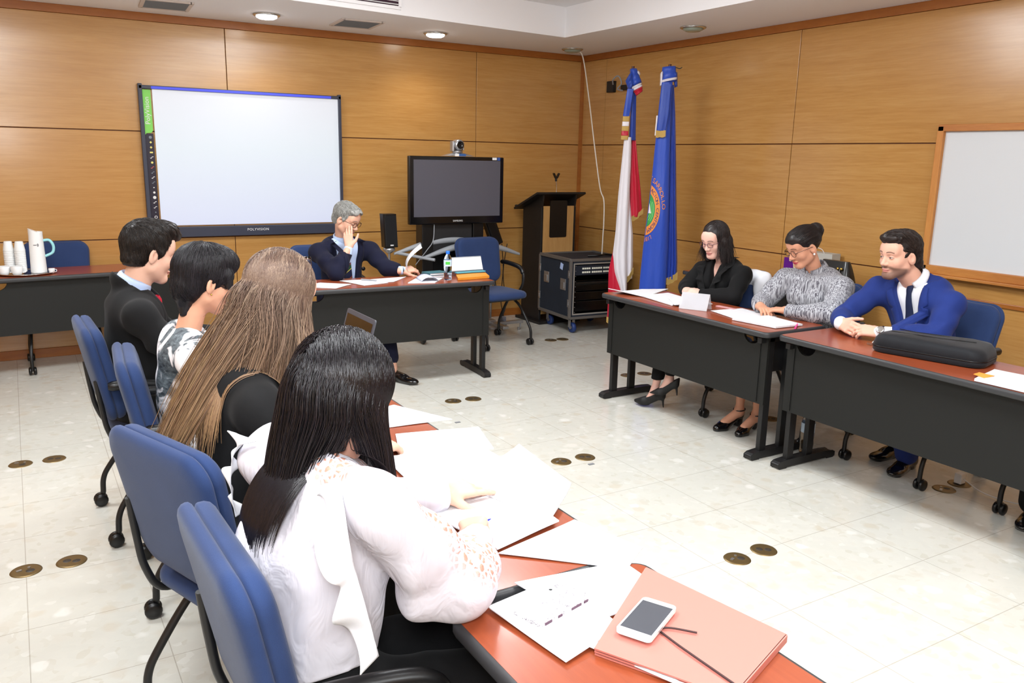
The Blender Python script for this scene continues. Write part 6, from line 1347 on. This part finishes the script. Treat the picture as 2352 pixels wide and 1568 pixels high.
# laptop
t = thing('laptop', 'dark open laptop with a thin grey bezel on the far near-side table', 'laptop', (-4.285, -4.20, ZT), 0)
mb = MB(); mb.prism(rrect(.23, .33, .012), .002, .018); mb.build('base', M_greyp, t, bevel=.002); MB().box((.01, 0, .0185), (.12, .28, .001)).build('keyboard', M_blackp, t)
RL = Matrix.Rotation(math.radians(16), 3, 'Y'); off = Vector((.115, 0, .018))
mb = MB(); mb.prism(rrect(.225, .33, .010), -.004, .003, fn=lambda v: RL @ Vector((-v.z, v.y, v.x+.1125))+off); ld = mb.build('lid', mat('laptop_grey', rgb(74, 76, 84), .4), t, bevel=.0015)
mb = MB(); mb.add([tuple(RL @ Vector((-.0042, y, z))+off) for y, z in ((-.15, .02), (.15, .02), (.15, .205), (-.15, .205))], [(0, 3, 2, 1)]); mb.build('display', mat('laptop_display', rgb(26, 18, 14), .10, spec=.7), ld)
sheet([(-4.40, -4.40), (-4.24, -4.36), (-4.24, -4.56), (-4.40, -4.60)], Z0, 'lilac sheet standing out between the long-haired and black-haired women', 3, m=mat('paper_lilac', rgb(176, 142, 206), .7), lift=lambda u, v: .06*u)
# ------------------------------------------------------------------ far table things
G2 = 'papers on the far table'
sheet([(-3.70, -1.93), (-3.52, -1.80), (-3.34, -1.95), (-3.50, -2.09)], Z0, 'white sheets under the wine glass at the left of the far table', 3, group=G2)
sheet([(-3.36, -1.76), (-3.15, -1.77), (-3.075, -1.99), (-3.28, -2.04)], Z0, 'white sheet with a pen on it, before the elbow of the grey-haired man', 2, group=G2)
sheet([(-3.13, -1.78), (-2.83, -1.75), (-3.02, -1.96), (-3.12, -1.94)], Z0, 'white sheet in the middle of the far table beside the booklet', 2, group=G2)
tag(MB().tube([(-3.21, -1.80, .762), (-3.12, -1.88, .757)], .005, 8).build('pen', M_greyp), 'grey pen on the middle sheet of the far table', 'pen')
t = thing('open_booklet', 'open white booklet with a curled page on the far table', 'booklet', (-2.79, -1.955, Z0))
mb = MB(); mb.prism([(-.16, -.10), (.03, -.16), (.19, .03), (0, .10)], 0, .006); mb.build('pages', M_papb, t)
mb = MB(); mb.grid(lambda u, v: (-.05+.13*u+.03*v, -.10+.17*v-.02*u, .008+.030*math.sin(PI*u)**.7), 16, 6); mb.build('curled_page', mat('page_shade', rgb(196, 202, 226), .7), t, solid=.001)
t = tag(MB().build('held_paper', M_papb), 'tall curved sheet held up by the left hand of the grey-haired man', 'paper', G2)
bpy.data.objects.remove(t); mb = MB(); mb.grid(lambda u, v: (-2.80+.030*u+.10*v**2-.035*math.sin(PI*v)+.0, -1.74+.10*u-.02*v, .775+.195*v+.02*u*v), 8, 20)
tag(mb.build('held_paper', M_papb, solid=.0008), 'tall curved sheet held up by the left hand of the grey-haired man', 'paper', G2)
# bottle
M_pet = mat('clear_plastic', rgb(226, 238, 250), .05, trans=1, ior=1.2); M_cap = mat('cap_blue', rgb(30, 110, 220), .35); M_lab = mat('label_pale', rgb(206, 226, 244), .5); M_labg = mat('label_green', rgb(80, 190, 70), .5)
def bottle(x, y, z, lb, s=1.0):
    t = thing('water_bottle', lb, 'bottle', (x, y, z))
    MB().lathe([(.0005, 0), (.028, .0), (.031, .008), (.029, .03), (.031, .05), (.029, .07), (.031, .09), (.031, .15), (.026, .172), (.014, .190), (.0125, .200)], n=24).build('bottle_body', M_pet, t)
    MB().lathe([(.0316, .105), (.0318, .107), (.0318, .148), (.0316, .150)], n=24).build('label', M_lab, t)
    mb = MB(); mb.grid(lambda u, v: (.0322*math.cos(-2.6+1.1*u), .0322*math.sin(-2.6+1.1*u), .118+.022*v), 9, 4); mb.build('label_mark', M_labg, t)
    MB().lathe([(.0145, .195), (.015, .197), (.015, .214), (.013, .217), (.0005, .217)], n=20).build('cap', M_cap, t); t.scale = (s, s, s); return t
bottle(-2.60, -2.0, ZT, 'small water bottle with a blue cap and green label on the far table')
bottle(-1.50, -4.49, 0, 'water bottle with blue label standing on the floor between the two right tables', 1.25)
t = thing('certificate_box', 'silver-framed white box leaning on the envelope at the right end of the far table', 'box', (-2.36, -1.84, ZT+.022), math.radians(3))
RB = Matrix.Rotation(math.radians(-20), 3, 'X'); mb = MB(); mb.box((0, 0.02, .062), (.30, .028, .118), rot=RB); mb.build('frame', M_greyp, t, bevel=.003); MB().box((0, -.000, .068), (.28, .008, .10), rot=RB).build('face', M_white, t)
MB().box((.02, -.02, .008), (.26, .05, .008)).build('lower_edge', mat('teal_edge', rgb(90, 170, 190), .5), t)
t = sheet([(-2.55, -2.07), (-2.27, -2.05), (-2.20, -1.86), (-2.46, -1.86)], Z0, 'orange padded envelope beneath the silver-framed box', 14, m=mat('envelope_orange', rgb(216, 140, 40), .6), name='envelope'); t['category'] = 'envelope'
for k, (dx, lb) in enumerate(((0, 'lower thin white book behind the small water bottle'), (.01, 'upper thin white book behind the small water bottle'))):
    t = thing('book', lb, 'book', (-2.62+dx, -1.80, ZT+.0005+k*.018), .1); MB().box((0, 0, .0085), (.16, .12, .013)).build('pages', M_papb, t); mb = MB(); mb.box((0, 0, .001), (.165, .125, .002)); mb.box((0, 0, .016), (.165, .125, .002)); mb.box((-.082, 0, .0085), (.002, .125, .016)); mb.build('cover', mat('book_teal' if k else 'book_grey', rgb(60, 110, 120) if k else rgb(120, 130, 150), .5), t)
# wine glass
M_glass = mat('clear_glass', (1, 1, 1, 1), .02, trans=1, ior=1.45)
tag(MB().lathe([(.0005, .001), (.034, .001), (.034, .003), (.010, .006), (.0045, .012), (.004, .085), (.010, .095), (.030, .115), (.040, .145), (.038, .185), (.033, .205), (.0318, .205), (.0365, .185), (.0385, .145), (.029, .117), (.009, .098), (.0005, .095)], n=32).build('wine_glass', M_glass, loc=(-3.655, -1.93, Z0+.004)), 'empty stemmed wine glass at the left of the far table', 'glass')
# ------------------------------------------------------------------ thermos table
t = thing('serving_tray', 'round silver tray holding the thermos and cups', 'tray', (-5.32, -.50, ZT))
MB().lathe([(.0005, .004), (.16, .004), (.185, .010), (.20, .016), (.202, .013), (.185, .004), (.15, 0), (.0005, 0)], n=40).build('dish', M_chrome, t)
TB = ZT+.0045
t = thing('thermos_jug', 'tall white thermos jug with a pale turquoise handle', 'thermos', (-5.235, -.50, TB))
MB().lathe([(.0005, 0), (.052, 0), (.054, .006), (.053, .03), (.047, .27), (.0475, .30)], n=36).build('vessel', M_white, t)
mb = MB(); mb.grid(lambda u, v: ((.0475-.0475*v)*math.cos(2*PI*u), (.0475-.0475*v)*math.sin(2*PI*u), .300-(.022*math.cos(2*PI*u))*(1-v)+.004), 28, 5, closeu=True); mb.grid(lambda u, v: (.0475*math.cos(2*PI*u), .0475*math.sin(2*PI*u), .29+v*(.014-.022*math.cos(2*PI*u))), 28, 3, closeu=True); mb.build('lid', M_white, t)
MB().tube(catmull([(.045, 0, .235), (.085, 0, .235), (.108, 0, .195), (.100, 0, .145), (.05, 0, .118)], 8), .010, 12).build('handle', mat('handle_turquoise', rgb(150, 212, 218), .4), t)
mb = MB(); f_ = lambda a, z: (.0512*math.cos(a), .0512*math.sin(a), z)
mb.grid(lambda u, v: f_(-2.0+.42*u, .204+.004*v), 8, 2); mb.grid(lambda u, v: f_(-1.42+(.10+.0)*math.cos(2*PI*u)*(1-.35*v), .206+.011*math.sin(2*PI*u)*(1-.35*v)), 20, 2, closeu=True); mb.grid(lambda u, v: f_(-1.50+.16*u, .204+.003*v), 5, 2); mb.build('emblem', mat('print_dark', rgb(50, 50, 60), .5), t)
def foamcup(b, z, s=1, h_=.075): b.lathe([(.0005, z+.001), (.024*s, z+.001), (.033*s, z+h_), (.0345*s, z+h_), (.0345*s, z+h_-.004), (.026*s, z+.0), (.0005, z)], n=24)
M_foam = mat('foam_white', rgb(228, 230, 230), .6)
for (x, y, n_, lb) in ((-5.415, -.47, 12, 'left column of stacked foam cups beside the thermos'), (-5.345, -.50, 12, 'right column of stacked foam cups beside the thermos')):
    for k in range(n_):
        mb = MB(); mb.lathe([(.0345, 0), (.0365, .002), (.0365, .006), (.026, .070), (.0235, .073), (.0005, .073)], n=20); o = mb.build('foam_cup', M_foam, loc=(x+.0012*k*(0), y, TB+.012+k*.0135)); tag(o, ('topmost foam cup of the %s column beside the thermos' if k == n_-1 else 'white foam cup below the top of the %s column beside the thermos') % lb.split()[0], 'cup', lb.replace('column of ', ''))
for (x, y, lb) in ((-5.455, -.56, 'white cup at the left end of the silver tray'), (-5.375, -.585, 'white cup at the front of the tray before the cup columns'), (-5.155, -.585, 'small white cup right of the thermos')):
    mb = MB(); s_ = 1 if x < -5.3 else .55; mb.lathe([(.0005, 0), (.026*s_, 0), (.036*s_, .02*s_), (.040*s_, .06*s_), (.038*s_, .062*s_), (.033*s_, .02*s_), (.0005, .006)], n=24); mb.tube(catmull([(.036*s_, 0, .048*s_), (.055*s_, 0, .045*s_), (.055*s_, 0, .02*s_), (.034*s_, 0, .014*s_)], 5), .004*s_, 8)
    tag(mb.build('teacup', M_white, loc=(x, y, TB+.001)), lb, 'cup')
# ------------------------------------------------------------------ right-hand table things
G3 = 'papers on the right tables'
sheet([(-1.87, -3.02), (-1.54, -2.985), (-1.36, -3.06), (-1.74, -3.26)], Z0, 'papers at the flag end of the right table with a folded corner', 4, group=G3, lift=lambda u, v: .03*max(0, 1-u*3)*(1-v))
sheet([(-1.75, -3.22), (-1.48, -3.20), (-1.53, -3.46), (-1.80, -3.60)], Z0+.001, 'papers in front of the folded hands of the woman in black', 5, group=G3)
sheet([(-1.66, -3.40), (-1.42, -3.42), (-1.55, -3.70), (-1.80, -3.62)], Z0+.008, 'upper papers just behind the name card', 3, group=G3)
sheet([(-1.70, -3.84), (-1.45, -3.86), (-1.47, -4.16), (-1.76, -4.10)], Z0, 'papers under the hand of the woman in the striped blouse', 2, group=G3)
sheet([(-1.80, -4.12), (-1.52, -4.14), (-1.55, -4.42), (-1.76, -4.41)], Z0+.001, 'thick stack of papers with a pink marker at the end of the first right table', 8, group=G3)
t = thing('highlighter_pen', 'pink highlighter under the paper stack at the end of the first right table', 'pen', (-1.62, -4.435, ZT+.008), math.radians(35)); MB().tube([(-.06, 0, 0), (.03, 0, 0)], .0055, 10).build('barrel', mat('pink_plastic', rgb(226, 60, 140), .35), t); MB().tube([(.03, 0, 0), (.062, 0, 0)], .007, 10).build('cap', mat('pink_cap', rgb(240, 110, 170), .35), t)
t = thing('name_card', 'folded clear name card on the right table before the woman in black', 'name card', (-1.73, -3.735, ZT), math.radians(-62)); M_acr = mat('clear_acrylic', rgb(236, 236, 240), .08, trans=.55, ior=1.3)
mb = MB(); mb.add([(-.09, -.05, .001), (.09, -.05, .001), (.09, 0, .10), (-.09, 0, .10)], [(0, 1, 2, 3)]); mb.build('front_panel', M_acr, t, solid=.002); mb = MB(); mb.add([(-.09, .05, .001), (.09, .05, .001), (.09, 0, .10), (-.09, 0, .10)], [(0, 1, 2, 3)]); mb.build('rear_panel', M_acr, t, solid=.002)
mb = MB(); mb.add([(-.08, -.046, .010), (.08, -.046, .010), (.08, -.006, .088), (-.08, -.006, .088)], [(0, 1, 2, 3)]); mb.build('insert', mat('insert_grey', rgb(190, 190, 198), .6), t)
tag(MB().box((0, 0, .004), (.035, .14, .008), rot=rotz(.1)).build('pink_case', mat('case_pink', rgb(206, 150, 150), .4), loc=(-1.53, -3.80, ZT), bevel=.003), 'thin pale pink case on the table between the two women', 'case')
sheet([(-1.86, -5.60), (-1.60, -5.54), (-1.56, -5.86), (-1.85, -5.92)], Z0, 'thick white papers at the right edge behind the orange tab', 9, group=G3)
sheet([(-1.80, -5.56), (-1.73, -5.545), (-1.74, -5.62), (-1.82, -5.62)], Z0+.012, 'orange paper tab sticking out of the papers at the right edge', 1, m=mat('tab_orange', rgb(240, 150, 60), .6))
# padded bag
t = thing('padded_bag', 'black padded laptop sleeve bag with a stitched front pocket on the right table', 'bag', (-1.575, -5.225, ZT), math.radians(-76)); t.scale = (.90, .92, .90)
S = SDF(); S.ell((0, 0, .045), (.30, .135, .055)); S = SDF()
for y in (-.085, 0, .085): S.cone((-.215, y, .045), (.225, y*.9, .045), .040, .040, .03)
def bag_mb():
    mb = MB(); o_ = rrect(.56, .27, .07, 8); n = len(o_); prof = [(1.0, .004), (1.03, .012), (1.035, .030), (1.02, .036), (1.035, .042), (1.0, .075), (.93, .096), (.75, .104), (.4, .108)]
    vs = [(x*a, y*(1-(1-a)*1.0), z+(.006*math.sin(x*9)*math.sin(y*14) if z > .09 else 0)) for a, z in prof for x, y in o_]
    mb.add(vs, [(k*n+j, k*n+(j+1) % n, (k+1)*n+(j+1) % n, (k+1)*n+j) for k in range(len(prof)-1) for j in range(n)], 0, True); mb.add(vs[-n:], [tuple(range(n))], 0, True); mb.add(vs[:n], [tuple(range(n))[::-1]]); return mb
M_bag = fabric('bag_black', rgb(26, 28, 32), .6, 500, .3, .1, .15); bag_mb().build('bag_body', M_bag, t)
mb = MB(); o_ = [(x*1.03, y*1.03, .036) for x, y in rrect(.56, .27, .07, 8)]; mb.tube(o_+[o_[0]], .0035, 6); mb.build('zip', M_blackp, t); mb = MB(); mb.tube(catmull([(-.22, .1, .103), (-.1, .03, .113), (.08, .05, .113), (.22, .11, .1)], 6), .0022, 5); mb.tube(catmull([(-.22, -.02, .108), (0, -.05, .115), (.2, .02, .108)], 6), .0022, 5); mb.build('seam', M_blackp, t)
mb = MB(); mb.tube(catmull([(-.28, .02, .04), (-.32, .04, .03), (-.335, .03, .012)], 5), .006, 8); mb.box((-.345, .02, .008), (.03, .014, .010)); mb.build('strap_clip', M_chrome, t)
# ------------------------------------------------------------------ wall-table things
t = thing('handbag', 'black leather handbag with gold rings on the table by the right wall', 'handbag', (-.27, -3.62, .792), math.radians(-90)); M_lh = mat('handbag_leather', rgb(18, 18, 18), .3, coat=.2)
S = SDF(); [S.cone((x0, y, z), (-x0, y, z), r, r, .03) for x0, y, z, r in ((-.12, 0, .06, .06), (-.115, 0, .12, .05), (-.09, 0, .17, .035))]
mb = MB(); pr = [(-.15, -.07), (.15, -.07), (.15, .07), (-.15, .07)]
def HB(u, v): a = 2*PI*u; ca, sa = math.cos(a), math.sin(a); k = 1-.30*v**1.5; w_ = .155*abs(ca)**.5*np.sign(ca)*k; d = .075*abs(sa)**.5*np.sign(sa)*(1-.72*v**1.4); return (w_, d, .185*v+.012*math.sin(6*a)*(v > .1)*(v < .95)*.3)
mb.grid(HB, 40, 12, closeu=True); n = 40; mb.add([HB(i/n, 1) for i in range(n)], [tuple(range(n))]); mb.add([HB(i/n, 0) for i in range(n)], [tuple(range(n))[::-1]]); mb.build('bag_body', M_lh, t)
for s in (-1, 1): MB().tube(catmull([(-.07, s*.04, .14), (-.075, s*.075, .05), (-.03, s*.09, -.0+.02), (.04, s*.09, .02), (.075, s*.075, .06), (.07, s*.04, .14)], 6), .008, 8).build('handle', M_lh, t)
for x in (-.085, -.055, .055, .085):
    mb = MB(); mb.ball((x, -.05, .135), .010, 8); mb.build('ring', M_gold, t)
tag(MB().lathe([(.0005, 0), (.12, 0), (.135, .012), (.14, .022), (.136, .026), (.12, .024), (.0005, .022)], n=36).build('round_plate', M_white, loc=(-.30, -3.64, ZT+.001)), 'round white tray under the black handbag', 'tray')
t = thing('gift_bag', 'pale grey paper bag behind the striped blouse, with thin string handles', 'bag', (-.10, -3.36, ZT), math.radians(-88)); mb = MB(); mb.prism([(-.12, -.05), (.12, -.05), (.12, .05), (-.12, .05)], 0, .25); mb.build('paper_body', mat('bag_grey', rgb(180, 178, 170), .7), t, bevel=.002)
mb = MB(); mb.tube(catmull([(-.04, -.05, .25), (-.02, -.06, .285), (.03, -.06, .28), (.05, -.05, .25)], 6), .0025, 6); mb.build('string_handle', M_papb, t)
t = thing('purple_gift_bag', 'small purple bag with cream ribbon behind the striped blouse', 'bag', (-.17, -3.14, ZT), math.radians(-90)); MB().prism([(-.05, -.04), (.05, -.04), (.055, .04), (-.055, .04)], 0, .19).build('paper_body', mat('bag_purple', rgb(92, 20, 130), .35), t, bevel=.002); MB().tube(catmull([(.02, -.045, .17), (.04, -.06, .24), (.06, -.05, .17), (.07, -.05, .12)], 5), .012, 8).build('ribbon', mat('ribbon_cream', rgb(222, 206, 170), .6), t)
# white jacket over a chair back
S = SDF(); c0 = np.array([-1.05, -3.46, 0]); S.cone(c0+[0, .19, .90], c0+[0, -.20, .89], .050, .050, .03); S.cone(c0+[.0, -.20, .885], c0+[.02, -.235, .60], .050, .035, .03); S.cone(c0+[0, .19, .885], c0+[.02, .21, .60], .05, .035, .03); S.cone(c0+[.03, 0, .86], c0+[.04, 0, .60], .06, .06, .05); S.cone(c0+[-.04, -.20, .86], c0+[-.07, -.23, .56], .040, .030, .03); S.cone(c0+[.03, -.12, .86], c0+[.04, -.14, .56], .06, .05, .05); S.cone(c0+[.03, .12, .86], c0+[.04, .14, .56], .06, .05, .05)
S.folds(.006, 38, 2); o = sdf_mesh(S, 'white_jacket', M_shw, None, (-1.05, -3.46, 0), .006); o.location = (-1.05, -3.46, 0); tag(o, 'white jacket hung over the chair back behind the woman in black', 'jacket')
